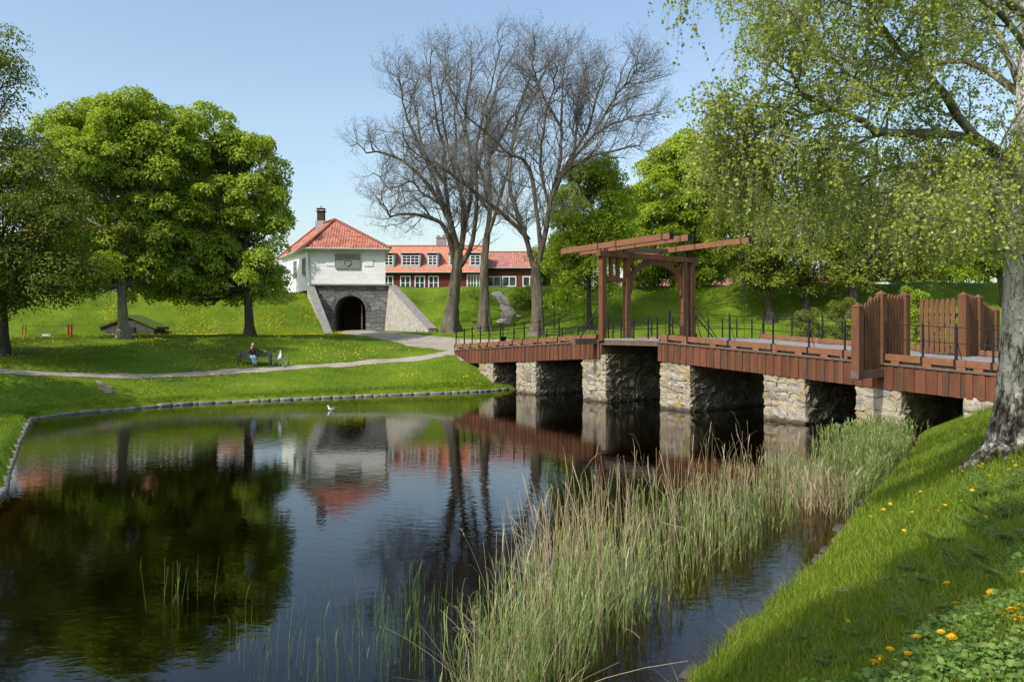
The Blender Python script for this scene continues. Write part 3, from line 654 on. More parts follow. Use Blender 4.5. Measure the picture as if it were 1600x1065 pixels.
def brick_like(name, cols, mort, bw, bh, jit=.25, bump=.6, amt=.02, rough=.9, msize=.03):
    m, nt = NT(name); tc = nd(nt, 'ShaderNodeTexCoord')
    nz0 = nd(nt, 'ShaderNodeTexNoise', {'Vector': tc.outputs['Object'], 'Scale': 1.1, 'Detail': 3.})
    uv = nd(nt, 'ShaderNodeUVMap')
    wv_ = nd(nt, 'ShaderNodeVectorMath', {0: uv.outputs[0], 1: nd(nt, 'ShaderNodeVectorMath', {0: nz0.outputs['Color'], 3: jit}, operation='SCALE').outputs[0]}, operation='ADD')
    br = nd(nt, 'ShaderNodeTexBrick', {'Vector': wv_.outputs[0], 'Color1': (0,0,0,1), 'Color2': (1,1,1,1), 'Mortar': (.5,.5,.5,1), 'Scale': 1., 'Mortar Size': msize, 'Mortar Smooth': .6, 'Brick Width': bw, 'Row Height': bh})
    nz = nd(nt, 'ShaderNodeTexNoise', {'Vector': tc.outputs['Object'], 'Scale': 2.5, 'Detail': 8., 'Roughness': .65})
    f = math_(nt, 'ADD', math_(nt, 'MULTIPLY', br.outputs['Color'], .4), math_(nt, 'MULTIPLY', nz.outputs[0], .65))
    col = mixc(nt, br.outputs['Fac'], ramp(nt, f, cols), mort)
    hgt = math_(nt, 'ADD', math_(nt, 'MULTIPLY', br.outputs['Fac'], -1.), math_(nt, 'MULTIPLY', nz.outputs[0], .8))
    bp = nd(nt, 'ShaderNodeBump', {'Height': hgt, 'Strength': bump, 'Distance': amt})
    b = nd(nt, 'ShaderNodeBsdfPrincipled', {'Base Color': col, 'Roughness': rough, 'Specular IOR Level': .2, 'Normal': bp.outputs[0]})
    nd(nt, 'ShaderNodeOutputMaterial', {0: b.outputs[0]}); return m
M['white'] = brick_like('limewashed_stone', [(.60,.62,.62),(.72,.74,.74),(.80,.81,.80),(.84,.85,.84)], (.70,.72,.72), .9, .42, .7, .6, .03, msize=.015)
M['gatestone'] = brick_like('gate_stone', [(.06,.062,.06),(.12,.125,.12),(.20,.20,.195),(.29,.29,.28)], (.10,.10,.095), .85, .40, .75, .9, .05)
M['roughcast'] = simple('roughcast_wall', [(.24,.225,.19),(.36,.34,.30),(.44,.42,.37)], .95, 0, 2.6, 1., 7., dist=.08, detail=9)
M['coping'] = simple('coping_stone', [(.14,.135,.12),(.24,.23,.21),(.32,.31,.29)], .9, .3, 3., .4, 20.)
M['redwall'] = simple('red_board_wall', [(.105,.020,.017),(.135,.025,.02)], .8, 0, .8, .25, 30., (6,6,.15))
M['brownwall'] = simple('brown_red_wall', [(.09,.03,.02),(.13,.042,.03)], .8, 0, .8)
M['trim'] = simple('white_trim', [(.62,.66,.64),(.74,.77,.75)], .6, .4)
M['dormer'] = simple('grey_green_trim', [(.26,.33,.32),(.36,.42,.40)], .7, .4)
M['greywall'] = simple('pale_grey_wall', [(.13,.125,.12),(.18,.175,.165)], .9, 0, .7)
M['pinkwall'] = simple('pale_pink_wall', [(.40,.25,.20),(.48,.31,.25)], .9, 0, .7)
M['greyroof'] = simple('grey_roof', [(.22,.21,.20),(.33,.32,.30)], .85, 0, 1.5, .3, 12., (1,1,1))
M['lead'] = simple('lead_sheet', [(.25,.26,.27),(.36,.37,.38)], .5, 0, 3.)
M['brick'] = simple('chimney_brick', [(.045,.026,.022),(.085,.04,.032)], .9, 0, 9., .5, 30.)
M['paint_dark'] = simple('dark_void', [(.02,.02,.02),(.03,.03,.03)], .9, 0)
def glass_mat():
    m, nt = NT('window_glass'); b = nd(nt, 'ShaderNodeBsdfPrincipled', {'Base Color': (.025,.035,.04,1), 'Roughness': .06, 'Specular IOR Level': .7}); nd(nt, 'ShaderNodeOutputMaterial', {0: b.outputs[0]}); return m
M['glass'] = glass_mat()
def quad_uv(faces):
    """faces: list of (verts list, origin u axis, v axis) -> separate verts with uv"""
    V = []; P = {}; UVs = []; per = []
    for f, uax, vax in faces:
        f = [np.array(p, float) for p in f]; b = len(V); V += f
        per.append((list(range(b, b+len(f))), [((p-f[0])@np.array(uax), (p-f[0])@np.array(vax)) for p in f]))
    by = {}
    for ids, uv in per: by.setdefault(len(ids), []).append((ids, uv))
    polys = []; uvs = []
    for k, lst in by.items(): polys.append([i for i, _ in lst]); uvs += [c for _, u in lst for c in u]
    return np.array(V), polys, uvs
def face_axes(f):
    f = [np.array(p, float) for p in f]; u = nrm(f[1]-f[0]); n = nrm(np.cross(f[1]-f[0], f[-1]-f[0])); return u, np.cross(n, u)
def surf(name, faces, mat, parent):
    V, P, U = quad_uv([(f, *face_axes(f)) for f in faces]); o = raw(name, V, P, mat, None, False, U); return attach(o, parent)
def attach(o, parent):
    bpy.context.view_layer.update(); o.parent = parent; o.matrix_parent_inverse = parent.matrix_world.inverted(); return o
def slab_roof(name, faces, mat, parent, th=.14):
    """roof planes with real thickness: top faces carry tile uv"""
    out = []
    for f in faces:
        f = [np.array(p, float) for p in f]; u, v = face_axes(f); n = np.cross(u, v); d = [p-n*th for p in f]; k = len(f)
        out.append(f); out.append(d[::-1])
        for i in range(k): j = (i+1)%k; out.append([d[i], d[j], f[j], f[i]])
    return surf(name, out, mat, parent)
def window(parent, o, ux, w, h, nx_=2, ny_=3, out=None, frame='trim', fw=.09, name='window', d=.07, sill=True):
    """o = lower left corner on the wall face, ux = unit vector along the wall (outward normal = ux x z)"""
    o = np.array(o, float); ux = np.array([ux[0],ux[1],0.]); up = np.array([0,0,1.]); n = np.cross(ux, up)
    mb = MB()
    def bar(x0, x1, z0, z1, dd=d, off=-.06):
        c = o+ux*(x0+x1)/2+up*(z0+z1)/2+n*(off+dd/2); R = np.stack([ux, n, up], 1); mb.box(c, (x1-x0, dd, z1-z0), R=R)
    bar(-fw, 0, -fw, h+fw, d+.05); bar(w, w+fw, -fw, h+fw, d+.05); bar(0, w, h, h+fw, d+.05); bar(0, w, -fw, 0, d+.09 if sill else d+.05)
    for i in range(1, nx_): x = w*i/nx_; bar(x-.03*(2 if nx_ == 2 or i*2 == nx_ else 1), x+.03*(2 if nx_ == 2 or i*2 == nx_ else 1), 0, h, .045, .01)
    for j in range(1, ny_): z = h*j/ny_; bar(0, w, z-.025, z+.025, .035, .01)
    fr = part(mb, name, M[frame], parent)
    mb = MB(); R = np.stack([ux, n, up], 1); mb.box(o+ux*w/2+up*h/2+n*(.004), (w, .02, h), R=R); g_ = mb.build('pane', M['glass']); attach(g_, fr)
    return fr
up3 = np.array([0,0,1.])
# --- gatehouse
A = np.array([-19.3,77.0]); ang = math.radians(6); fx = np.array([math.cos(ang), math.sin(ang)]); fy = np.array([-fx[1], fx[0]])
gh = thing('gatehouse', 'white gatehouse with red tiled hip roof over a dark stone archway', 'gatehouse', (A[0]+3.5*fx[0]+3*fy[0], A[1]+3.5*fx[1]+3*fy[1], 3.6))
def GP(x, y, z): return np.array([A[0]+fx[0]*x+fy[0]*y, A[1]+fx[1]*x+fy[1]*y, z])
zb, zs, ze = 3.2, 8.0, 11.5
# stone base with arched opening
a0, a1, zsp = 2.12, 5.08, 5.55; acx = (a0+a1)/2; ar = (a1-a0)/2; BW = 7.35
arc = [(acx+ar*math.cos(PI*k/16), zsp+ar*1.0*math.sin(PI*k/16)) for k in range(17)]
faces = []
ring = [(a1,zb)]+arc+[(a0,zb)]
outr = [(BW,zb)]+[(BW if i < 5 else 0 if i > 11 else acx+(8-i)/3*(BW/2), zs if 5 <= i <= 11 else zsp+(zs-zsp)*(min(i,16-i)/5)) for i in range(17)]+[(0,zb)]
for i in range(len(ring)-1):
    faces.append([GP(ring[i][0],0,ring[i][1]), GP(outr[i][0],0,outr[i][1]), GP(outr[i+1][0],0,outr[i+1][1]), GP(ring[i+1][0],0,ring[i+1][1])])
V, P, U = quad_uv([(f, np.array([fx[0],fx[1],0]), up3) for f in faces])
# common uv origin so that courses run through
U = []
for p in P:
    for fc in p:
        for i in fc: v = V[i]; U.append(((v[0]-A[0])*fx[0]+(v[1]-A[1])*fx[1], v[2]))
attach(raw('gate_wall', V, P, M['gatestone'], None, False, U), gh)
faces = [[GP(0,9,zb),GP(0,0,zb),GP(0,0,zs),GP(0,9,zs)],[GP(BW,0,zb),GP(BW,9,zb),GP(BW,9,zs),GP(BW,0,zs)],[GP(BW,9,zb),GP(0,9,zb),GP(0,9,zs),GP(BW,9,zs)]]
surf('side_wall', faces, M['gatestone'], gh)
tun = []
for i in range(len(ring)-1):
    tun.append([GP(ring[i][0],0,ring[i][1]), GP(ring[i+1][0],0,ring[i+1][1]), GP(ring[i+1][0],8.9,ring[i+1][1]), GP(ring[i][0],8.9,ring[i][1])])
surf('tunnel_vault', tun, M['gatestone'], gh)
mb = MB(); mb.prism([(x,z) for x, z in ring], GP(0,8.8,0), np.array([fx[0],fx[1],0]), up3, .1); part(mb, 'inner_gate', M['oldwood'], gh)
mb = MB()   # gate leaf standing open inside the tunnel
for k in range(9): mb.hexa([GP(a1-.5-.02,.9+k*.16,zb),GP(a1-.38,.9+k*.16,zb),GP(a1-.38,1.05+k*.16,zb),GP(a1-.5-.02,1.05+k*.16,zb),GP(a1-.5-.02,.9+k*.16,6.3),GP(a1-.38,.9+k*.16,6.3),GP(a1-.38,1.05+k*.16,6.3),GP(a1-.5-.02,1.05+k*.16,6.3)])
part(mb, 'tunnel_door', M['oldwood'], gh)
mb = MB()   # arch ring stones, proud of the wall
for i in range(17):
    t0, t1 = PI*i/17+.008, PI*(i+1)/17-.008
    q = [(acx+r*math.cos(t), zsp+r*math.sin(t)) for r, t in ((ar,t0),(ar+.42,t0),(ar+.42,t1),(ar,t1))]
    mb.prism(q, GP(0,-.005,0), np.array([fx[0],fx[1],0]), up3, .05+.02*(i%2))
part(mb, 'arch_ring', M['gatestone'], gh)
mb = MB(); c = GP(acx+.05,-.12,zs+.07); mb.box(c, (BW+.35,.42,.15), rz=ang); part(mb, 'string_course', M['coping'], gh)
# upper storey (skewed plan)
Ap, Bp_ = GP(-.32,.02,0)[:2], GP(6.98,.02,0)[:2]
Dp = Ap+12*np.array([-.47,.88]); Cp = Bp_+11*np.array([-.20,.98])
fp_ = [Ap,Bp_,Cp,Dp]; zs2 = zs+.15
def v3(p, z): return np.array([p[0],p[1],z])
surf('upper_wall', [[v3(fp_[i],zs2-(0 if i in (0,) else .6)),v3(fp_[(i+1)%4],zs2-(0 if i in (0,) else .6)),v3(fp_[(i+1)%4],ze),v3(fp_[i],ze)] for i in range(4)], M['white'], gh)
mb = MB(); cen = np.mean(fp_,0); ov = [p+nrm(p-cen)*.62 for p in fp_]
mb.prism([tuple(p) for p in ov], (0,0,ze-.12), (1,0,0), (0,1,0), .12); part(mb, 'eaves_board', M['trim'], gh)
R1 = np.array([-18.15,81.6,14.95]); R2 = np.array([-20.7,85.6,14.95]); ev = [v3(p+nrm(p-cen)*.16, ze+.06) for p in ov]
rf = slab_roof('roof', [[ev[0],ev[1],R1],[ev[1],ev[2],R2,R1],[ev[2],ev[3],R2],[ev[3],ev[0],R1,R2]], M['gatetile'], gh)
mb = MB()
for a, b in ((ev[0],R1),(ev[1],R1),(R1,R2),(ev[3],R2)): 
    n = int(np.linalg.norm(b-a)/.4)
    for k in range(n): mb.tube([a+(b-a)*k/n+[0,0,.05], a+(b-a)*(k+.93)/n+[0,0,.05]], [.15,.12], 8)
attach(mb.build('ridge_tile', M['gatetile']), rf)
mb = MB()
for a, b in ((0,1),(3,0)): mb.tube([ev[a]+[0,0,-.06], ev[b]+[0,0,-.06]], .085, 8)
q = v3(Ap,0); mb.tube([ev[0]+[.3,.1,-.1], q+[-.02,-.12,11.0], q+[-.02,-.12,8.2]], .055, 7); part(mb, 'gutter', M['dormer'], gh)
mb = MB(); cc = np.array([-20.35,84.9,0]); mb.box(cc+[0,0,14.55], (1.0,1.0,1.4)); attach(mb.build('chimney_flashing', M['lead']), rf)
mb = MB(); mb.box(cc+[0,0,15.72], (.72,.72,1.1)); mb.box(cc+[0,0,16.3], (.92,.92,.09))
for i in (-1,1):
    for j in (-1,1): mb.box(cc+[i*.3,j*.3,16.44], (.07,.07,.2))
mb.box(cc+[0,0,16.57], (.86,.86,.07)); mb.lathe([(.06,0),(.03,.35)], cc+[0,0,16.6], 8); ch = mb.build('chimney', M['brick']); attach(ch, rf)
# plaque with a worn relief
u3 = np.array([fx[0],fx[1],0]); Rm = np.stack([u3, np.array([fy[0],fy[1],0]), up3], 1)
mb = MB(); mb.box(GP(3.35,-.06,10.35), (2.35,.12,1.42), R=Rm); M['plaque'] = simple('plaque_stone', [(.13,.16,.15),(.20,.23,.21),(.25,.26,.22)], .85, 0, 3., .5, 16.)
pq = part(mb, 'plaque', M['plaque'], gh)
mb = MB()
for p0, p1, w_ in (((-.7,.42),(.7,.42),.09),((-.7,.42),(-.82,.25),.08),((.7,.42),(.82,.25),.08),((-.3,.1),(-.32,-.25),.1),((.3,.1),(.32,-.25),.1),((-.32,-.25),(0,-.5),.1),((.32,-.25),(0,-.5),.1),((-.3,.12),(.3,.12),.09)):
    mb.beam(GP(3.35+p0[0],-.135,10.35+p0[1]), GP(3.35+p1[0],-.135,10.35+p1[1]), .05, w_, up=(fy[0],fy[1],0))
M['gilt'] = simple('worn_gilding', [(.24,.20,.08),(.30,.26,.12)], .7, 0, 4.)
attach(mb.build('relief', M['gilt']), pq)
for x in (1.35, 5.0):
    mb = MB(); mb.box(GP(x+.35,-.01,10.4), (.85,.06,1.0), R=Rm); part(mb, 'blind_recess', M['white'], gh)
lw = np.array([.47,-.88])  # along the left wall, outward normal to the left
for k in (2.4, 6.2):
    window(gh, v3(Ap+(-lw)*k+np.array([-.88,-.47])*.04, 9.2), lw, 1.0, 1.5, 2, 3, frame='dormer')
# wing walls
def wing(label, p0, p1, ztop0, ztop1, zbot, thick, side):
    p0 = np.array(p0,float); p1 = np.array(p1,float); t = nrm(p1-p0); n = np.array([-t[1],t[0]])*side*thick
    th = thing('wing_wall', label, 'wall', (p0[0],p0[1],zbot), 0, 'sloping wing walls of the gate')
    mb = MB(); bt = .55
    prof = [(0,zbot),(1,zbot),(1,ztop1),(0,ztop0)]
    L = np.linalg.norm(p1-p0); q = [v3(p0+t*L*f, z) for f, z in prof]
    fr = [p + (v3(-n/thick*bt,0) if i < 2 else 0) for i, p in enumerate(q)]; bk = [p+v3(n,0) for p in q]
    mb.hexa([fr[0],fr[1],bk[1],bk[0],fr[3],fr[2],bk[2],bk[3]]); part(mb, 'wall_face', M['roughcast'], th)
    mb = MB(); mb.beam(q[3]+v3(n*.5,.05), q[2]+v3(n*.5,.05), thick+.12, .14); part(mb, 'coping', M['coping'], th)
wing('pale roughcast wing wall sloping down right of the archway', GP(7.3,-.05,0)[:2], (-7.35,70.4), 8.0, 3.75, 2.6, .7, 1)
wing('dark narrow wing wall sloping down left of the archway', GP(.1,-.05,0)[:2], (-16.1,71.2), 7.9, 3.3, 2.6, .6, -1)
# --- long red building
def front_building(label, x0, x1, y, yaw, z0, zeave, zridge, depth, wall, roof, name='red_building', cat='building', group=None, wins=(), dormers=(), chims=(), over=.5):
    """gable-roofed range; wins: (x, z, w, h, nx, ny) on the front; dormers: (x, w)"""
    t = thing(name, label, cat, ((x0+x1)/2, y+depth/2, z0), 0, group); c, s = math.cos(yaw), math.sin(yaw); xm = (x0+x1)/2
    def Q(x, d, z): return np.array([xm+(x-xm)*c-d*s, y+(x-xm)*s+d*c, z])
    ux = (c, s)
    mb = MB()
    for d0, d1 in ((0,depth),):
        e = [Q(x0,0,z0),Q(x1,0,z0),Q(x1,depth,z0),Q(x0,depth,z0),Q(x0,0,zeave),Q(x1,0,zeave),Q(x1,depth,zeave),Q(x0,depth,zeave)]; mb.hexa(e)
    for x in (x0, x1):
        mb.hexa([Q(x-.01,0,zeave),Q(x+.01,0,zeave),Q(x+.01,depth,zeave),Q(x-.01,depth,zeave),Q(x-.01,depth/2-.05,zridge-.2),Q(x+.01,depth/2-.05,zridge-.2),Q(x+.01,depth/2+.05,zridge-.2),Q(x-.01,depth/2+.05,zridge-.2)])
    part(mb, 'wall', M[wall], t)
    k = (zridge-zeave)/(depth/2); lo = zeave-k*over
    rf = slab_roof('roof', [[Q(x0-.3,-over,lo),Q(x1+.3,-over,lo),Q(x1+.3,depth/2,zridge),Q(x0-.3,depth/2,zridge)],[Q(x1+.3,depth+over,lo),Q(x0-.3,depth+over,lo),Q(x0-.3,depth/2,zridge),Q(x1+.3,depth/2,zridge)]], M[roof], t)
    mb = MB(); mb.tube([Q(x0-.3,-over-.06,lo-.02), Q(x1+.3,-over-.06,lo-.02)], .07, 6); part(mb, 'gutter', M['dormer'], t)
    mb = MB(); n = int((x1-x0)/.45)
    for i in range(n): mb.tube([Q(x0+(x1-x0)*i/n,depth/2,zridge+.02), Q(x0+(x1-x0)*(i+.95)/n,depth/2,zridge+.02)], [.14,.11], 8)
    attach(mb.build('ridge_tile', M[roof]), rf)
    for x, z, w_, h, a, b in wins: window(t, Q(x,0,z), ux, w_, h, a, b, fw=.13)
    R = np.array([[c,-s,0],[s,c,0],[0,0,1.]])
    for x, w_ in dormers:
        zd0, hd, dd = zeave+.55, 1.2, .35          # front plane set back on the slope
        dm = MB(); zt_ = zd0+hd+.28
        back = (zt_-zeave)/k
        for xa, xb in ((x-.17,x-.02),(x+w_+.02,x+w_+.17)):
            dm.hexa([Q(xa,dd,zd0-.3),Q(xb,dd,zd0-.3),Q(xb,back,zt_-.05),Q(xa,back,zt_-.05),Q(xa,dd,zt_-.05),Q(xb,dd,zt_-.05),Q(xb,back,zt_),Q(xa,back,zt_)])
        dm.hexa([Q(x-.3,dd-.2,zt_),Q(x+w_+.3,dd-.2,zt_),Q(x+w_+.3,back+.2,zt_+.04),Q(x-.3,back+.2,zt_+.04),Q(x-.3,dd-.2,zt_+.1),Q(x+w_+.3,dd-.2,zt_+.1),Q(x+w_+.3,back+.2,zt_+.14),Q(x-.3,back+.2,zt_+.14)])
        dm.hexa([Q(x-.1,dd-.02,zd0-.3),Q(x+w_+.1,dd-.02,zd0-.3),Q(x+w_+.1,dd+.1,zd0-.3),Q(x-.1,dd+.1,zd0-.3),Q(x-.1,dd-.02,zd0),Q(x+w_+.1,dd-.02,zd0),Q(x+w_+.1,dd+.1,zd0),Q(x-.1,dd+.1,zd0)])
        do = dm.build('dormer', M['dormer']); attach(do, rf)
        m2 = 2 if w_ < 1.6 else 4
        # window of the dormer: a sub-part of the roof, frame and glass in one mesh pair
        o_ = Q(x, dd-.01, zd0); fb = MB()
        for i in range(m2+1):
            xx = w_*i/m2; fb.box(o_+np.array([c,s,0])*xx+[0,0,hd/2], (.09 if i in (0,m2) or i*2 == m2 else .05,.08,hd), R=R)
        for zz in (0.02,hd*.36,hd*.68,hd-.02): fb.box(o_+np.array([c,s,0])*w_/2+[0,0,zz], (w_,.06,.06), R=R)
        attach(fb.build('dormer_frame', M['trim']), rf)
        gb = MB(); gb.box(o_+np.array([c,s,0])*w_/2+np.array([-s,c,0])*.06+[0,0,hd/2], (w_,.02,hd), R=R); attach(gb.build('dormer_pane', M['glass']), rf)
    for x, hgt, w_ in chims:
        mb = MB(); zc = zridge-.4; mb.box(Q(x,depth/2+.6,zc+hgt/2), (w_,.8,hgt), R=R); mb.box(Q(x,depth/2+.6,zc+hgt+.06), (w_+.2,1.,.12), R=R)
        for i in (-.3,.3): mb.box(Q(x+i*w_,depth/2+.6,zc+hgt+.25), (w_*.3,.5,.28), R=R)
        attach(mb.build('chimney', M['coping']), rf)
    return t
YR = 100.
def xr(px, Y=YR): return (px-CX)/F*Y
wn = [(xr(p)-.0, 8.95, 1.05, 1.5, 2, 2) for p in (599,627,649,671,640+68+24)]
front_building('long red building with orange tiled roof and white dormers behind the grass bank', xr(470), xr(755), YR, math.radians(-1.0), 6., 11.25, 14.6, 9., 'redwall', 'tile',
    wins=[(xr(p),8.75,1.05,1.55,2,2) for p in (560,600,627,649.5,671)]+[(xr(731),8.55,2.2,1.9,6,2)], dormers=[(xr(600),1.05),(xr(628),2.1),(xr(669),1.05),(xr(702.5),1.0),(xr(735),1.2)], chims=[(xr(683),1.5,1.25)], over=.55)
front_building('brown-red range with faded tiled roof seen between the bare trunks', xr(757,104), xr(838,104), 104, math.radians(-1), 6., 11.95, 14.2, 9., 'brownwall', 'darktile', name='red_building',
    wins=[(xr(p,104),9.4,1.6,1.1,2,1) for p in (762,786,818)], over=.5)
front_building('low pale pink building showing under the trees beyond the right bank', xr(985,112), xr(1330,112), 112, 0., 6., 9.9, 11.6, 8., 'pinkwall', 'darktile', name='pink_building',
    wins=[(xr(p,112),8.3,1.1,1.2,2,2) for p in (1005,1040,1076,1120,1170,1220,1270)])
front_building('red-roofed pale house hidden behind the chestnut trees on the left', xr(30,96), xr(300,96), 96, math.radians(4), 6., 14.2, 17.2, 9., 'greywall', 'tile', name='pale_house',
    wins=[(xr(p,96),10.6,1.1,1.6,2,3) for p in (50,90,130,170,210,250,280)])
front_building('low white house glimpsed between the two chestnut trunks', xr(322,92), xr(362,92), 92, 0., 6., 9.2, 11.0, 7., 'white_wall' if 'white_wall' in M else 'trim', 'tile', name='white_house', wins=[(xr(332,92),8.2,.9,1.1,2,2)])
front_building('grey shed with pale sheet roof at the left edge below the trees', xr(-10,72), xr(128,72), 70, math.radians(8), 2.9, 5.6, 7.4, 7., 'greywall', 'greyroof', name='grey_shed', wins=[(xr(40,72),4.,.9,1.1,2,2),(xr(88,72),4.,.9,1.1,2,2)])
M['turf'] = simple('turf_roof', [(.04,.06,.012),(.08,.12,.016),(.12,.16,.02)], .95, 0, 3., .8, 14.); M['darkstone'] = simple('dark_stone', [(.03,.028,.024),(.075,.07,.06),(.12,.11,.095)], .95, 0, 4., .9, 7., dist=.06)
# --- stone hut in the slope behind the left chestnut
Yh = 63.; hx = xr(200, Yh); t = thing('stone_hut', 'low dark stone hut with turfed gable dug into the slope', 'hut', (hx,Yh,3.2))
gab = [(-2.05,2.6),(2.05,2.6),(2.05,3.85),(.1,4.62),(-2.05,3.95)]
mb = MB(); mb.prism([(x+hx,z) for x, z in gab], (0,Yh+2.0,0), (1,0,0), (0,0,1), 2.0); part(mb, 'wall', M['darkstone'], t)
mb = MB()
for (xa,za),(xb,zb_) in (((-2.3,3.86),(.1,4.72)),((.1,4.72),(2.3,3.78))): mb.hexa([np.array([hx+x,y_,z]) for z_off in (0,.2) for x, y_, z in ((xa,Yh-.15,za+z_off),(xb,Yh-.15,zb_+z_off),(xb,Yh+2.2,zb_+z_off),(xa,Yh+2.2,za+z_off))])
part(mb, 'roof', M['turf'], t)
mb = MB(); mb.box((hx+.35,Yh-.03,3.5), (.42,.1,.9)); part(mb, 'door', M['paint_dark'], t)
# ------------------------------------------------------------------ bench, person, bicycle
M['benchgrey'] = simple('bench_paint', [(.035,.045,.05),(.06,.07,.075)], .6, .4)
bx, by = -15.75, 48.75; bz = gz(bx, by-.35); brz = math.radians(6)
t = thing('park_bench', 'dark grey park bench facing the pond, beside the bank path', 'bench', (bx,by,bz), brz)
def loc(mb, name, mat, parent, smooth=False): return mb.build(name, mat, parent, smooth)
mb = MB()
for k in range(4): mb.box((0,-.22+k*.13,.45), (1.95,.105,.04))
loc(mb, 'seat', M['benchgrey'], t)
mb = MB()
for k in range(3): mb.box((0,.27+k*.03,.58+k*.125), (1.95,.035,.11))
loc(mb, 'backrest', M['benchgrey'], t)
for x in (-.92, .92):
    for y, h in ((-.26,.43),(.25,.9)):
        mb = MB(); mb.beam((x,y+(.12 if y>0 else 0)*0,-.15), (x,y+(.1 if y>0 else 0),h), .06, .06); loc(mb, 'leg', M['benchgrey'], t)
    mb = MB(); mb.beam((x,-.28,.42), (x,.3,.42), .05, .05); mb.beam((x,-.28,.66), (x,.32,.66), .06, .04); mb.beam((x,-.26,.43),(x,-.26,.66),.05,.05); loc(mb, 'armrest', M['benchgrey'], t)
def skin(name, pts, edges, mat, parent, root=0, sub=2):
    me = bpy.data.meshes.new(name); me.from_pydata([p[:3] for p in pts], edges, []); o = bpy.data.objects.new(name, me); C.objects.link(o); o.parent = parent
    if not me.skin_vertices: o.modifiers.new('skin', 'SKIN')
    else: o.modifiers.new('skin', 'SKIN')
    sv = me.skin_vertices[0].data
    for i, p in enumerate(pts): r = p[3]; sv[i].radius = (r, r) if np.isscalar(r) else r; sv[i].use_root = (i == root)
    m = o.modifiers['skin']; m.use_smooth_shade = True; s = o.modifiers.new('sub', 'SUBSURF'); s.levels = s.render_levels = sub
    me.materials.append(mat); return o
M['skin'] = simple('skin', [(.50,.29,.21),(.58,.35,.26)], .55, 0, 8.); M['jacket'] = simple('dark_brown_jacket', [(.018,.012,.010),(.055,.022,.014)], .8, 0, 2.5, .3, 18.)
M['jeans'] = simple('blue_jeans', [(.14,.22,.34),(.24,.34,.47)], .85, 0, 6., .3, 40.); M['hair'] = simple('fair_hair', [(.22,.16,.10),(.32,.25,.17)], .6, 0, 20.); M['shoe'] = simple('dark_shoe', [(.02,.018,.016),(.03,.028,.026)], .5, 0)
pr = thing('person', 'person in dark jacket and blue jeans sitting on the bench, hand at chin', 'person', (bx-.12*math.cos(brz),by-.12*math.sin(brz),bz), brz)
J = dict(pel=(0,.06,.56), sp=(0,.09,.76), ch=(-.0,.08,.97), nk=(.0,.03,1.13), hd0=(.0,.0,1.20), hd1=(.01,-.02,1.30), hd2=(.01,-.01,1.38),
  sr=(.19,.07,1.04), er=(.40,.12,.85), wr=(.62,.18,.90), sl=(-.19,.06,1.04), el=(-.20,-.18,.82), wl=(-.04,-.19,1.05),
  hr=(.10,.03,.55), kr=(.20,-.40,.54), ar=(.30,-.45,.10), hl=(-.09,.03,.55), kl=(.06,-.42,.54), al=(.20,-.52,.10))
names = list(J); rad = dict(pel=.13,sp=.12,ch=.14,nk=.05,hd0=.065,hd1=.088,hd2=.07,sr=.062,er=.043,wr=.028,sl=.062,el=.043,wl=.028,hr=.09,kr=.058,ar=.036,hl=.09,kl=.058,al=.036)
E = [('pel','sp'),('sp','ch'),('ch','nk'),('nk','hd0'),('hd0','hd1'),('hd1','hd2'),('ch','sr'),('sr','er'),('er','wr'),('ch','sl'),('sl','el'),('el','wl'),('pel','hr'),('hr','kr'),('kr','ar'),('pel','hl'),('hl','kl'),('kl','al')]
pts = [(*J[n], rad[n]) for n in names]; edges = [(names.index(a), names.index(b)) for a, b in E]
def hand(wn, dirv, side, curl):
    w_ = np.array(J[wn]); d = nrm(np.array(dirv)); s = nrm(np.array(side)); n = np.cross(d, s)
    pm = len(pts); pts.append((*(w_+d*.05), .026)); edges.append((names.index(wn), pm))
    for k, (o_, l) in enumerate(((-.03,.062),(-.01,.074),(.01,.07),(.03,.055))):
        a = w_+d*.085+s*o_; b = a+d*l*.5+n*curl*.3; c = b+d*l*.4+n*curl
        i = len(pts); pts.extend([(*a,.0095),(*b,.0088),(*c,.0075)]); edges.extend([(pm,i),(i,i+1),(i+1,i+2)])
    a = w_+d*.04+s*-.04; b = a+d*.035+s*-.025+n*curl*.4; i = len(pts); pts.extend([(*a,.011),(*b,.009)]); edges.extend([(pm,i),(i,i+1)])
hand('wr', (.9,.1,.1), (0,1,0), -.03); hand('wl', (.1,.2,.8), (1,0,0), .03)
pts.append((.01,-.115,1.29,.016)); edges.append((names.index('hd1'), len(pts)-1))
for sx_ in (-1,1): pts.append((.01+sx_*.092,-.0,1.29,.015)); edges.append((names.index('hd1'), len(pts)-1))
body = skin('body', pts, edges, M['skin'], pr)
mb = MB()
for sx_ in (-.033,.033): mb.add(CS_V/np.linalg.norm(CS_V,axis=1)[:,None]*.010+np.array([.01+sx_,-.10,1.315]), CS_Q)
loc(mb, 'eye', M['shoe'], pr); mb = MB(); mb.box((.01,-.098,1.245), (.05,.012,.010)); loc(mb, 'mouth', simple('lip', [(.3,.12,.1),(.35,.15,.12)], .6, 0), pr)
jn = ['pel','sp','ch','nk','sr','er','wr','sl','el','wl']; je = [e for e in E if e[0] in jn and e[1] in jn]
jp = [(*J[n], rad[n]+(.028 if n not in ('nk','wr','wl') else .014)) for n in jn]; skin('jacket', jp, [(jn.index(a),jn.index(b)) for a, b in je], M['jacket'], pr)
tn = ['pel','hr','kr','ar','hl','kl','al']; te = [e for e in E if e[0] in tn and e[1] in tn]
skin('jeans', [(*J[n], rad[n]+.022) for n in tn], [(tn.index(a),tn.index(b)) for a, b in te], M['jeans'], pr)
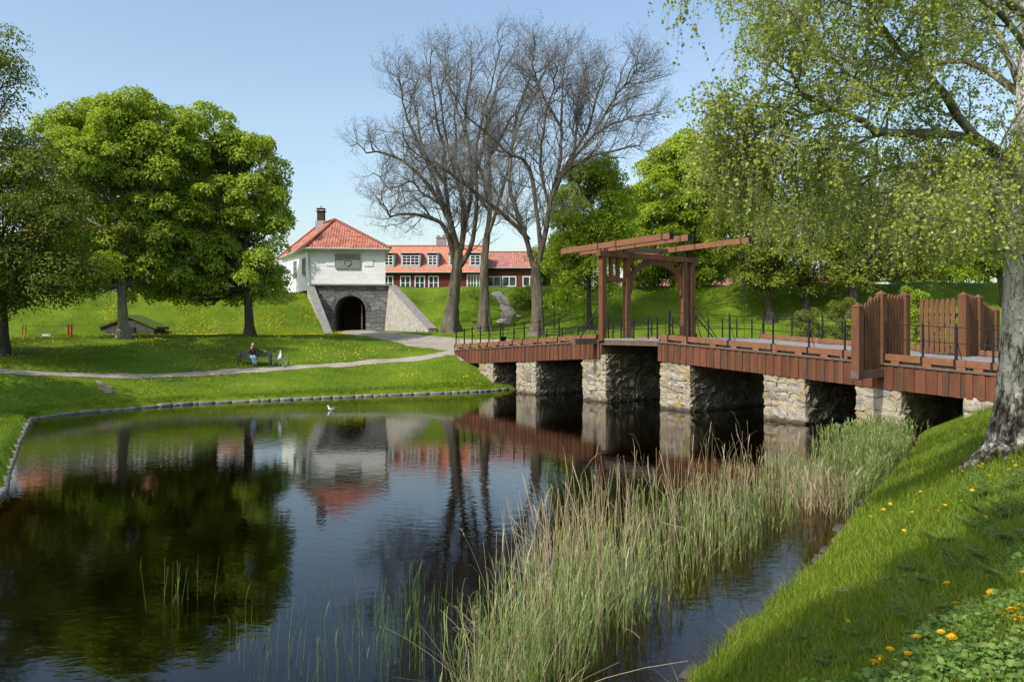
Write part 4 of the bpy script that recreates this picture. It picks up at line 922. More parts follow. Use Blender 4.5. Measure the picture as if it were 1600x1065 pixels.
for a in ('ar','al'):
    p = J[a]; skin('shoe', [(p[0],p[1]+.05,.045,.042),(p[0]+.01,p[1]-.08,.04,.045),(p[0]+.02,p[1]-.17,.03,.03)], [(0,1),(1,2)], M['shoe'], pr)
skin('hair', [(.01,.04,1.24,.055),(.01,.035,1.33,.08),(.01,-.0,1.395,.075),(.01,-.05,1.40,.045)], [(0,1),(1,2),(2,3)], M['hair'], pr)
# bicycle
M['tyre'] = M['mud']; M['bikeframe'] = simple('dark_bike_paint', [(.04,.07,.08),(.07,.10,.11)], .35, 0, spec=.6); M['chrome'] = simple('bare_metal', [(.5,.5,.5),(.6,.6,.6)], .3, 0, metal=1.); M['bag'] = simple('white_bag', [(.66,.70,.74),(.80,.82,.84)], .5, 0, 6., .4, 12., trans=.2)
kx, ky = -14.35, 48.95; kz = gz(kx, ky)
bk = thing('bicycle', 'bicycle with white bag parked next to the bench end', 'bicycle', (kx,ky,kz), math.radians(-30))
def ring(mb, c, r, th, n=28, sides=8):
    a = np.arange(n+1)*2*PI/n; mb.tube(np.stack([c[0]+r*np.cos(a), np.full(n+1,c[1]), c[2]+r*np.sin(a)],1), th, sides, cap=False)
for x in (-.52, .52):
    mb = MB(); ring(mb, (x,0,.34), .325, .02); wh = loc(mb, 'wheel', M['tyre'], bk, True)
    mb = MB(); ring(mb, (x,0,.34), .30, .012)
    for k in range(14): a = k*2*PI/14; mb.tube([(x,.02*(-1)**k,.34),(x+.3*math.cos(a),0,.34+.3*math.sin(a))], .0035, 4)
    mb.tube([(x,-.04,.34),(x,.04,.34)], .022, 8); loc(mb, 'rim', M['chrome'], wh)
mb = MB()
for a, b, r in (((-.52,0,.34),(-.10,0,.29),.014),((-.10,0,.29),(-.22,0,.80),.017),((-.52,.0,.34),(-.2,0,.74),.012),((-.1,0,.29),(.33,0,.70),.02),((-.2,0,.74),(.31,0,.80),.018),((.33,0,.66),(.30,0,.86),.02),((.34,.0,.68),(.52,0,.34),.016)): mb.tube([a,b], r, 8)
loc(mb, 'frame', M['bikeframe'], bk, True)
mb = MB(); mb.tube([(.30,0,.85),(.28,0,.98)], .013, 6); mb.tube([(.14,-.27,.98),(.25,-.20,1.0),(.30,0,.99),(.25,.20,1.0),(.14,.27,.98)], .012, 6); loc(mb, 'handlebar', M['chrome'], bk, True)
mb = MB(); mb.tube([(-.22,0,.8),(-.25,0,.93)], .012, 6); mb.hexa([(-.40,-.08,.93),(-.40,.08,.93),(-.10,.02,.93),(-.10,-.02,.93),(-.40,-.09,.98),(-.40,.09,.98),(-.10,.025,.97),(-.10,-.025,.97)]); loc(mb, 'saddle', M['mud'], bk)
mb = MB(); mb.lathe([(.10,-.012),(.10,.012)], (0,0,0), 16); o = loc(mb, 'crank', M['chrome'], bk); o.location = (-.1,-.04,.29); o.rotation_euler = (PI/2,0,0)
bgt = thing('carrier_bag', 'white carrier bag hanging on the parked bicycle', 'bag', (kx+.15,ky-.14,kz+.45), math.radians(-30))
mb = MB(); mb.add([(-.24,-.07,0),(.18,-.09,.05),(.2,.04,.05),(-.22,.05,0),(-.05,-.05,.3),(.12,-.07,.3),(.12,.02,.3),(-.05,.02,.3),(.02,-.02,.58),(.05,-.02,.58),(.05,.0,.58),(.02,.0,.58)], [[3,2,1,0],[0,1,5,4],[1,2,6,5],[2,3,7,6],[3,0,4,7],[4,5,9,8],[5,6,10,9],[6,7,11,10],[7,4,8,11]])
bo = loc(mb, 'bag_body', M['bag'], bgt, True)
# ------------------------------------------------------------------ small things
M['gullw'] = simple('white_feather', [(.72,.73,.74),(.82,.83,.84)], .7, 0, 12.); M['gullg'] = simple('grey_feather', [(.16,.17,.18),(.26,.27,.28)], .7, 0, 12.); M['beak'] = simple('beak_yellow', [(.6,.35,.05),(.65,.4,.06)], .5, 0)
def gull(name, label, p, rz, standing, k=1.):
    t = thing(name, label, 'bird', p, rz)
    z = .16 if standing else .05
    skin('body', [(0,0,z,.065*k),(.09*k,0,z+.03,.062*k),(.14*k,0,z+.12,.034*k),(.17*k,0,z+.19,.038*k),(-.10*k,0,z+.02,.055*k),(-.22*k,0,z+.05,.018*k)], [(0,1),(1,2),(2,3),(0,4),(4,5)], M['gullw'], t)
    for s in (-1,1): skin('wing', [(.06*k,s*.06*k,z+.06,.02),(-.08*k,s*.075*k,z+.06,(.03,.014)),(-.27*k,s*.035*k,z+.11,.010)], [(0,1),(1,2)], M['gullg'], t)
    mb = MB(); mb.tube([(.20*k,0,z+.19),(.26*k,0,z+.18)], [.011,.004], 6); loc(mb, 'beak', M['beak'], t)
    if standing:
        for s in (-1,1): mb = MB(); mb.tube([(0,s*.03,.12),(0.,s*.03,0),(.05,s*.03,.0)], .006, 5); loc(mb, 'leg', M['beak'], t)
Yg = 3.9*F/(641-512); gull('gull', 'white gull with grey wings swimming alone on the pond', (xr(517,Yg),Yg,0.), math.radians(160), False, .95)
p = ground_px(811, 497); gull('gull', 'white gull standing on the grass between the bare trees', tuple(p), math.radians(200), True, 1.6)
# lantern post
p = ground_px(866, 514); t = thing('lamp_post', 'thin black lamp post with round lantern right of the third bare trunk', 'lamp', tuple(p))
hl = (512-474)/F*p[1]+H-p[2]
mb = MB(); mb.tube([(0,0,-.3),(0,0,hl-.3)], [.05,.035], 8); loc(mb, 'post', M['iron'], t)
mb = MB(); mb.tube([(0,0,hl-.34),(.0,0,hl+.1)], .04, 8); mb.box((.12,-.05,hl), (.5,.42,.44)); loc(mb, 'lantern', M['iron'], t)
mb = MB(); mb.box((.12,-.27,hl), (.38,.02,.32)); loc(mb, 'lens', M['glass'], t)
# red and orange posts with a rope, pale slab
M['redpaint'] = simple('red_paint', [(.42,.035,.02),(.5,.05,.03)], .5, 0); M['orange'] = simple('orange_paint', [(.45,.13,.04),(.5,.17,.06)], .6, 0); M['paleblue'] = simple('pale_slab', [(.45,.55,.6),(.55,.63,.66)], .6, 0)
def gpost(name, label, px_, h, w_, mat, n):
    Y = 56.5; x = xr(px_, Y); z = gz(x, Y); t = thing(name, label, 'post', (x,Y,z))
    for k in range(n): 
        mb = MB(); mb.beam((k*.22,0,-.3), (k*.22,0,h), w_, w_); mb.beam((k*.22,0,h),(k*.22,0,h+.05),w_*1.3,w_*1.3); loc(mb, 'upright', mat, t)
    mb = MB(); mb.beam((-.05,0,h*.7),((n-1)*.22+.05,0,h*.7),.05,.06); mb.beam((-.05,0,h*.35),((n-1)*.22+.05,0,h*.35),.05,.06); loc(mb, 'crosspiece', mat, t)
    return np.array([x,Y,z])
pa = gpost('game_post', 'pair of bright red posts on the lawn left of the chestnut trunk', 107, .85, .11, M['redpaint'], 2)
pb = gpost('game_post', 'pair of small orange posts on the lawn at the left edge', 35.5, .75, .07, M['orange'], 2)
mb = MB(); q = np.linspace(0,1,12); mb.tube([pb+(pa-pb)*f+[0,0,.78-.12*4*f*(1-f)*.5] for f in q], .012, 5)
prop(mb.build('marker_rope', M['iron']), 'thin dark rope strung between the red and the orange posts', 'rope')
x = xr(75,55.8); t = thing('stone_slab', 'small pale blue slab lying on the lawn between red and orange posts', 'slab', (x,55.8,gz(x,55.8)))
mb = MB(); mb.box((0,0,.12), (.62,.4,.14)); mb.box((.2,0,0), (.12,.3,.24)); mb.box((-.2,0,0), (.12,.3,.24)); loc(mb, 'slab_top', M['paleblue'], t)
# ------------------------------------------------------------------ trees
def interp_poly(P, t):
    K, n, _ = P.shape; f = t*(n-1); i = np.clip(np.floor(f).astype(int), 0, n-2); f = (f-i)[...,None]
    k = np.arange(K)[:,None]
    return P[k,i]*(1-f)+P[k,i+1]*f, nrm(P[k,i+1]-P[k,i])
def spawn(r, P, R, m, t0, t1, ang, L, npts, upk=.1, jit=.12, rs=.5, wind=(0,0,0), tipw=.5):
    """m children per parent polyline, all at once"""
    K, n, _ = P.shape
    t = t0+(t1-t0)*((np.arange(m)+r.random((K,m)))/m)
    pos, tan = interp_poly(P, t); rad, _ = interp_poly(np.repeat(R[...,None],3,-1), t); rad = rad[...,0]
    rv = nrm(r.standard_normal((K,m,3))); perp = nrm(rv-(rv*tan).sum(-1,keepdims=True)*tan)
    a = np.radians(r.uniform(*ang, (K,m)))[...,None]
    d = nrm(tan*np.cos(a)+perp*np.sin(a)).reshape(-1,3); pos = pos.reshape(-1,3); rad = rad.reshape(-1)
    ln = (r.uniform(*L, K*m)*(1-tipw*t.ravel()))
    out = [pos]; st = ln/(npts-1)
    for i in range(npts-1):
        d = nrm(d+np.array([0,0,1.])*upk+np.array(wind)+jit*r.standard_normal(d.shape)); out.append(out[-1]+d*st[:,None])
    Q = np.stack(out, 1); r0 = np.minimum(rad*.75, rs); RR = r0[:,None]*np.linspace(1,.35,npts)[None]
    return Q, RR
def limb(pxs, Y0, r0, r1, n=14, wob=.0, r=rng):
    """traced limb: [(px,py,dY)], smoothed"""
    P = np.array([pix(a, b, Y0+c) for a, b, c in pxs]); t = np.linspace(0, len(P)-1, n); Q = catmull(P, t)
    Q = Q + wob*r.standard_normal(Q.shape)*np.linspace(0,1,n)[:,None]
    return Q, np.linspace(r0, r1, n)
def leaf_mesh(name, Cn, D, Nn, S, aspect, mat, parent, fold=.25):
    """diamond leaves: base Cn, direction D, normal Nn, length S"""
    D = nrm(D); Sd = nrm(np.cross(D, Nn)); U = np.cross(Sd, D); S = S[:,None]
    v0 = Cn; v1 = Cn+D*S*.45+Sd*S*aspect*.5+U*S*fold*.4; v2 = Cn+D*S-U*S*.12; v3 = Cn+D*S*.45-Sd*S*aspect*.5+U*S*fold*.4
    V = np.stack([v0,v1,v2,v3],1).reshape(-1,3); b = (np.arange(len(Cn))*4)[:,None]
    T = np.concatenate([b+[[0,1,2]], b+[[0,2,3]]])
    return attach(raw(name, V, [T], mat), parent)
def rnd_dir(r, n): return nrm(r.standard_normal((n,3)))
def leafy_tree(name, label, base, lean, ctr, blobs, nl, ncl, mat, bark, tr, seed, leaf=.28, aspect=.55, lumpr=(1.0,1.7), per=6, group=None, spread=.2, twigs=True, cat='tree', shell=.5):
    """base (x,y); blobs: list of (centre xyz, radii xyz); ctr: top point of the trunk"""
    r = np.random.default_rng(seed); x, y = base; z = gz(x, y); t = thing(name, label, cat, (x,y,z), 0, group)
    top = np.array(ctr, float); b = np.array([x,y,z-.3])
    vol = np.array([q[1][0]*q[1][1]*q[1][2] for q in blobs]); pick = r.choice(len(blobs), nl, p=vol/vol.sum())
    u = rnd_dir(r, nl)*(shell+(1.02-shell)*r.random(nl)**.6)[:,None]
    Cn = np.array([blobs[i][0] for i in pick])+u*np.array([blobs[i][1] for i in pick]); lr = r.uniform(*lumpr, nl)
    # trunk and limbs
    n = 12; f = np.linspace(0,1,n)[:,None]; mid = (b+top)/2+np.array([lean,0,0]); T = (1-f)**2*b+2*f*(1-f)*mid+f**2*top
    T += np.cumsum(r.standard_normal(T.shape)*[.06,.06,0], 0)*np.minimum(f*4,1)
    rr = tr*(1-.75*f[:,0])*(1+.7*np.exp(-f[:,0]*22))
    V, Q = tubes(T[None], rr[None], 14); MBt = MB(); MBt.add(V, Q)
    zz = T[:,2]; lo = zz[0]+(zz[-1]-zz[0])*.30
    ends = []
    for i in range(min(nl, 55)):
        c = Cn[i]; za = np.clip(c[2]-r.uniform(.35,.75)*np.linalg.norm(c[:2]-top[:2])-.8, lo, zz[-1]-.2); k = np.interp(za, zz, np.arange(n)); s = T[int(k)]+(T[min(int(k)+1,n-1)]-T[int(k)])*(k-int(k))
        g_ = np.linspace(0,1,7)[:,None]; m_ = s+(c-s)*.5+np.array([0,0,-.12*np.linalg.norm(c-s)*.6]); P = (1-g_)**2*s+2*g_*(1-g_)*m_+g_**2*c; P += r.standard_normal(P.shape)*.08*np.sin(PI*g_)
        ends.append(P)
    E = np.array(ends); er = np.linspace(1,.22,7)[None]*np.minimum(tr*.35, .03+.018*np.linalg.norm(E[:,-1]-E[:,0],axis=1))[:,None]
    V, Q = tubes(E, er, 6); MBt.add(V, Q)
    if twigs:
        P2, R2 = spawn(r, E, er, 9, .35, 1., (25,65), (1.0,2.2), 5, .06, .15, .03); V, Q = tubes(P2, R2, 4); MBt.add(V, Q)
    part(MBt, 'trunk', bark, t, True)
    # leaf clusters
    w_ = lr**2; cnt = np.maximum(8, (ncl*nl*w_/w_.sum()).astype(int)); L = np.repeat(np.arange(nl), cnt)
    d = rnd_dir(r, len(L)); d[:,2] = np.where(d[:,2] < -.35, -d[:,2], d[:,2]); d = nrm(d)
    cc = Cn[L]+d*(lr[L]*(1.08-.55*r.random(len(L))**2.2))[:,None]*[1,1,.8]
    k = len(cc); C6 = np.repeat(cc, per, 0); d6 = np.repeat(nrm(d+[0,0,.45]), per, 0)
    a = rnd_dir(r, k*per); out = nrm(a-(a*d6).sum(1,keepdims=True)*d6*.8); D = nrm(out+d6*.15+[0,0,-.35]); off = r.random((k*per,1))*spread
    leaf_mesh('crown', C6+out*off+d6*(r.random((k*per,1))-.5)*.2, D, nrm(d6+.45*r.standard_normal((k*per,3))), leaf*r.uniform(.65,1.25,k*per), aspect, mat, t)
    return t
def at(px, py, Y): return tuple(pix(px, py, Y))
# horse chestnuts on the left lawn
gA = 'leafy green trees on the left lawn'
Y1 = 55.
leafy_tree('chestnut_tree', 'broad green chestnut with pale twisted trunk in front of the stone hut', (xr(193,Y1),Y1), 0, at(196,240,Y1), [(at(182,300,Y1),(4.9,4.6,6.2)),(at(252,292,Y1+1),(3.1,4.2,4.8)),(at(122,300,Y1),(2.5,3.6,5.3)),(at(190,425,Y1),(4.8,4.2,2.1)),(at(160,222,Y1),(3.6,3.6,2.7)),(at(240,212,Y1),(2.7,3,2.3)),(at(283,252,Y1+1),(2.4,3,3.2)),(at(115,415,Y1),(3.0,3.2,2.2)),(at(270,400,Y1+2),(3.1,3.2,2.9))], 260, 95, M['chestnut'], M['palebark'], .36, 11, group=gA, leaf=.24, lumpr=(.7,1.25), spread=.2)
Y2 = 58.
leafy_tree('chestnut_tree', 'round green chestnut with dark straight trunk near the bench, right of the other', (xr(391,Y2),Y2), 0, at(380,270,Y2), [(at(365,315,Y2),(3.5,4.4,5.6)),(at(405,350,Y2),(2.3,3.4,4.2)),(at(310,330,Y2+1),(3.0,4,5.4)),(at(360,430,Y2),(4.2,4,2.0)),(at(345,226,Y2),(2.6,3,2.1)),(at(310,225,Y2+1),(2.2,3,2.0)),(at(290,420,Y2+1),(3.8,3,2.6)),(at(420,420,Y2),(2.2,2.6,1.8))], 190, 95, M['chestnut'], M['darkbark'], .34, 12, group=gA, leaf=.24, lumpr=(.7,1.25), spread=.2)
leafy_tree('chestnut_tree', 'smaller green chestnut on the rampart, close to the left wall of the gatehouse', (-27.4,73.2), 0, (-26.4,73.3,19.), [((-25.5,73.4,17.8),(2.1,2.4,4.0)),((-27.2,73.4,17.0),(2.4,2.4,3.6)),((-28,72.8,11.),(3.2,2.6,2.2))], 70, 50, M['chestnut'], M['darkbark'], .22, 13, group=gA, leaf=.30, lumpr=(.7,1.2), spread=.24)
Y0 = 43.
leafy_tree('lime_tree', 'olive-green loose tree leaning into the picture at the left edge', (xr(4,Y0),Y0), .3, at(-30,120,Y0), [(at(-10,350,Y0),(4.2,4.5,5.2)),(at(-65,200,Y0),(3.6,4,5.0)),(at(62,340,Y0-1),(2.3,3,3.4)),(at(15,435,Y0-1),(3.6,3,1.9)),(at(-70,70,Y0),(2.5,3,3.3)),(at(80,430,Y0-1),(2.2,2.5,1.3)),(at(0,460,Y0),(3.2,3,1.4))], 200, 52, M['limeleaf'], M['darkbark'], .3, 14, group=gA, leaf=.17, aspect=.6, lumpr=(.7,1.3), per=7, spread=.35)
# trees standing outside the frame: they throw the shade on the left lawn and on the near bank
leafy_tree('lime_tree', 'lime tree beyond the left edge, shading the corner of the pond', (-34.5,38.), 0, (-34.5,38.,12.), [((-34.5,38,10.5),(4.0,4,4.0)),((-33,40,8),(3,3,2.5))], 60, 40, M['olive'], M['darkbark'], .35, 15, leaf=.24, per=6)
leafy_tree('lime_tree', 'lime tree further out beyond the left edge, behind the pond path', (-42.,45.), 0, (-42.,45.,12.), [((-42,45,11.),(5.5,5,5))], 50, 40, M['olive'], M['darkbark'], .35, 16, leaf=.24, per=6)
leafy_tree('lime_tree', 'lime tree on the left shore outside the frame', (-28.5,31.), 0, (-28.5,31.,9.), [((-28.5,31.,8.5),(3.6,3.6,3.2))], 40, 40, M['olive'], M['darkbark'], .3, 17, leaf=.24, per=6)
def sunward(x, y, z, t): return (x+SUN[0]*t, y+SUN[1]*t, z+SUN[2]*t)
leafy_tree('rowan_tree', 'small tree behind the viewpoint, shading the near bank', (-4.6,-2.6), 0, (-3.6,1.0,10.6), [(sunward(2.7,7.5,.6,12.6),(.75,.75,.6)),(sunward(3.7,8.1,.9,12.4),(.95,.9,.75)),(sunward(4.9,8.75,1.2,12.2),(.95,.9,.75)),(sunward(6.2,9.5,1.6,12.),(.9,.9,.7))], 50, 58, M['olive'], M['darkbark'], .2, 18, leaf=.16, lumpr=(.22,.5), per=6, spread=.15, shell=.1)
# trees behind the bridge
gB = 'leafy trees behind the bridge'
Yb = 68.
leafy_tree('maple_tree', 'thin light-green maple beside the third bare tree, left of the gantry post', (xr(921,Yb),Yb), 0, at(918,310,Yb), [(at(918,330,Yb),(2.9,3,4.2)),(at(945,405,Yb),(3.2,3,3.0)),(at(890,420,Yb),(2.0,2.4,2.6)),(at(925,275,Yb),(1.9,2,2.0)),(at(900,465,Yb),(2.0,2,1.2)),(at(955,350,Yb),(2.2,2.6,3.2)),(at(890,350,Yb),(1.8,2.2,2.8))], 150, 56, M['maple'], M['darkbark'], .24, 21, group=gB, leaf=.24, lumpr=(.7,1.2), spread=.3)
leafy_tree('maple_tree', 'bright yellow-green domed maple directly behind the gantry', (xr(1085,79),79.), 0, at(1062,300,79), [(at(1062,325,79),(5.0,5,6.4)),(at(1068,258,79),(3.4,3.4,2.9)),(at(1092,400,79),(4.7,4.5,3.6)),(at(1020,405,79),(3.6,4,3.2)),(at(1050,458,77),(2.8,3,1.5)),(at(985,370,79),(2.8,3.2,3.6))], 230, 120, M['maple'], M['darkbark'], .36, 22, group=gB, leaf=.28, lumpr=(.8,1.4), spread=.24, shell=.3)
def sb(px, py): p = ground_px(px, py); return (p[0], p[1])
for lab, bpx, top, blobs, mt, sd, tr_ in (
  ('dark green maple seen through the leaves right of the gantry beams', (1207,503), (1185,320), (((1170,360),(3.3,3.4,4.9)),((1205,420),(3.2,3,2.5)),((1165,300),(2.5,2.6,3.2))), 'olive', 23, .36),
  ('olive tree with slender trunk behind the middle of the right railing', (1258,494), (1265,330), (((1268,350),(3.7,3.6,5.2)),((1280,425),(3.7,3,2.3)),((1300,300),(2.9,3,3.6))), 'olive', 24, .27),
  ('olive tree with dark trunk left of the picket wing', (1331,492), (1345,310), (((1350,330),(4.0,3.6,5.2)),((1400,390),(3.5,3,3.1)),((1350,425),(3.8,3,1.9)),((1440,330),(3.2,3,4.2))), 'olive', 25, .38),
  ('yellow-green tree far right behind the open gate leaf', (1570,480), (1550,310), (((1540,330),(4.6,4,5.4)),((1510,395),(3.5,3,2.3))), 'maple', 26, .3)):
    q = sb(*bpx); leafy_tree('maple_tree', lab, q, 0, at(*top, q[1]), [(at(*c_, q[1]), r_) for c_, r_ in blobs], 110, 46, M[mt], M['darkbark'], tr_, sd, group=gB, leaf=.22, lumpr=(.8,1.3), spread=.3)
for lab, px_, Y_, top_, w_, mt, sd in (('far olive tree behind the rampart crest, right of the picket gate',1440,96,330,5.5,'olive',61),('far pale green tree behind the rampart at the right border',1540,92,300,6,'maple',62),('far olive tree behind the rampart, partly behind the birch trunk',1640,90,310,6,'olive',63),
    ('small far tree behind the third bare trunk, beside the red range end',868,108,392,3.4,'olive',66),('far olive tree above the pink building behind the gantry beams',1170,118,340,6,'olive',64),('far green tree behind the rampart between picket wing and shrubs',1350,100,330,6,'maple',65)):
    x_ = xr(px_, Y_); z_ = gz(x_, Y_); zt_ = pix(px_, top_, Y_)[2]; leafy_tree('far_tree', lab, (x_,Y_), 0, (x_,Y_,z_+(zt_-z_)*.7), [((x_,Y_,(z_+zt_)/2+1.2),(w_,4.5,(zt_-z_)/2-1.0)),((x_,Y_-1,z_+3),(w_*1.1,3.5,2.6))], 90, 34, M[mt], M['darkbark'], .35, sd, group='trees behind the rampart', leaf=.34, lumpr=(1.,1.7), spread=.3, twigs=False)
gS = 'young shrubs behind the right railing'
def shrub(label, px, py, Y, rx, rz, mat, seed, n=22):
    x = xr(px, Y); z = gz(x, Y); c = pix(px, py, Y)
    leafy_tree('shrub', label, (x,Y), 0, (x,Y,c[2]), [((x,Y,c[2]),(rx,rx*.8,rz)),((x+.3,Y,(c[2]+z)/2+.1),(rx*1.2,rx*.8,max(.35,(c[2]-z)/2)))], n+10, 40, mat, M['darkbark'], .06, seed, leaf=.14, lumpr=(.25,.5), per=5, group=gS, spread=.16, cat='shrub', shell=.2)
shrub('loose yellow-leaved shrub behind the railing, left of the picket wing', 1262, 497, 61.5, 1.5, .95, M['yleaf'], 31)
shrub('upright pale green shrub touching the left side of the picket wing', 1312, 488, 61.2, 1.0, 1.15, M['yleaf'], 32)
shrub('dark green rounded shrub seen between picket panel and gate leaf', 1428, 478, 60.5, .95, 1.5, M['chestnut'], 33)
shrub('dark low shrub at the foot of the rampart footpath', 822, 470, 76, 1.5, 1.3, M['chestnut'], 34)
# ------------------------------------------------------------------ bare trees
def bare_tree(label, trunk, Y, r0, limbs, seed, n1=20, n2=9, n3=7, wind=(.03,0,0)):
    r = np.random.default_rng(seed); P, R = limb([(a,b,0) for a,b in trunk], Y, r0*.86, r0*.56, 16)
    z = gz(P[0,0], Y); t = thing('bare_tree', label, 'tree', (P[0,0],Y,z), 0, 'tall bare trees beyond the bridge end')
    P[0,2] = z-.3
    f = np.linspace(0,1,16); R = R*(1+.75*np.exp(-f*11)); R[-3:] *= [.97,.8,.5]
    mb = MB(); V, Q = tubes(P[None], R[None], 20)
    a = np.tile(np.arange(20)*2*PI/20, 16); hh = np.repeat(f, 20); c = np.repeat(P, 20, 0)
    V = c+(V-c)*(1+(.10+.30*np.exp(-hh*12))*np.sin(a*5+seed+hh*2)*.6+.05*r.standard_normal(len(a)))[:,None]
    mb.add(V, Q); LP = []; LR = []
    for pts, rr, dy in limbs:
        k = len(pts); q, w_ = limb([(a,b+6*i/(k-1),dy*(i/(k-1))**1.2) for i,(a,b) in enumerate(pts)], Y, rr*.8, .03, 16, .10, r); LP.append(q); LR.append(w_)
        V, Q = tubes(q[None], w_[None], 10); mb.add(V*1+.012*r.standard_normal(V.shape), Q)
    LP = np.array(LP); LR = np.array(LR)
    ext = np.array([np.linalg.norm(np.diff(q,axis=0),axis=1).sum() for q in LP])
    big = [i for i in range(len(LP))]
    A1, B1 = spawn(r, LP[big], LR[big], n1, .08, 1., (25,75), (2.2,5.4), 8, .09, .17, .05, wind, .55)
    V, Q = tubes(A1, B1, 6); mb.add(V, Q); part(mb, 'trunk', M['bark'], t, True)
    tw = MB(); A2, B2 = spawn(r, A1, B1, n2, .15, 1., (25,70), (1.0,2.6), 6, .09, .16, .017, wind, .4); V, Q = tubes(A2, np.maximum(B2,.0065), 4); tw.add(V, Q)
    A3, B3 = spawn(r, A2, B2, n3, .2, 1., (22,62), (.5,1.2), 4, .12, .18, .008, wind, .3); V, Q = tubes(A3, np.maximum(B3,.004), 3); tw.add(V, Q)
    part(tw, 'twigs', M['twig'], t)
    # flower buds at the twig ends
    tip = A3[:,-1]; k = len(tip); C2 = np.repeat(tip, 2, 0)
    leaf_mesh('buds', C2, nrm(r.standard_normal((2*k,3))+[.2,0,.6]), rnd_dir(r, 2*k), r.uniform(.05,.10,2*k), .6, M['bud'], t)
bare_tree('leftmost tall bare tree, forked mossy trunk with one limb reaching left', [(703,517),(708,470),(714,420),(718,385)], 69, .68, [
  ([(710,410),(700,365),(686,345),(667,337),(640,331),(612,334),(604,322),(590,300)], .30, -3),
  ([(716,400),(703,345),(685,310),(667,284),(637,254),(606,236),(576,233),(556,215)], .34, -2),
  ([(718,395),(703,340),(697,290),(694,230),(682,180),(673,120),(677,62)], .30, 2),
  ([(720,390),(728,345),(737,295),(735,240),(728,170),(738,100),(736,60)], .30, 3),
  ([(716,420),(736,385),(744,330),(744,260),(750,195),(768,120),(785,65)], .32, -3),
  ([(720,392),(723,330),(716,250),(711,170),(716,95)], .24, 1), ([(702,345),(682,285),(658,215),(648,150),(652,105)], .20, 4), ([(736,300),(752,240),(762,180),(790,110)], .16, -5),
  ([(690,320),(660,300),(640,280),(610,290),(585,262)], .16, 2),
  ([(697,290),(665,240),(640,190),(628,140),(622,110)], .20, -3),
  ([(730,330),(705,250),(690,160),(700,80)], .18, 4)], 41)
bare_tree('middle bare tree with straight pale trunk, between the other two', [(757,514),(757,460),(757,410),(763,350)], 68, .50, [
  ([(760,380),(766,320),(764,255),(762,200),(775,130),(803,72)], .30, 1),
  ([(760,375),(775,330),(788,285),(799,235),(808,180),(833,105)], .24, -3),
  ([(764,300),(745,250),(722,190),(700,130),(695,75)], .20, 3),
  ([(764,330),(735,290),(700,262),(660,240),(625,200)], .18, -4),
  ([(763,250),(790,200),(815,150),(840,85)], .17, 4)], 42, 15)
bare_tree('right bare tree with thick dark leaning limbs and gnarled base', [(838,534),(840,490),(838,440),(836,408)], 63, .62, [
  ([(833,415),(821,368),(807,328),(797,290),(797,240),(815,185),(845,125),(862,85)], .28, 3),
  ([(842,408),(853,360),(859,318),(874,280),(893,256),(922,240),(952,232),(986,226),(1005,222)], .30, -3),
  ([(857,325),(873,262),(877,200),(878,140),(887,78)], .24, 2),
  ([(872,280),(896,238),(919,198),(932,148),(953,95)], .22, 3),
  ([(888,258),(930,208),(978,182),(1032,168)], .17, 2),
  ([(826,375),(803,348),(764,315),(738,294),(713,274),(692,258),(672,252)], .26, -5),
  ([(846,395),(842,360),(837,312),(829,264),(812,243),(799,240),(774,213),(744,188),(728,180),(700,125)], .24, -4),
  ([(931,205),(960,150),(985,120),(1000,90)], .13, -3),
  ([(858,322),(845,262),(850,195),(866,130),(870,92)], .18, -4), ([(896,240),(902,190),(905,140),(918,90)], .14, 5), ([(833,410),(812,350),(782,310),(760,250),(755,190)], .16, 6),
  ([(877,200),(850,150),(835,110),(830,70)], .16, -2)], 43)
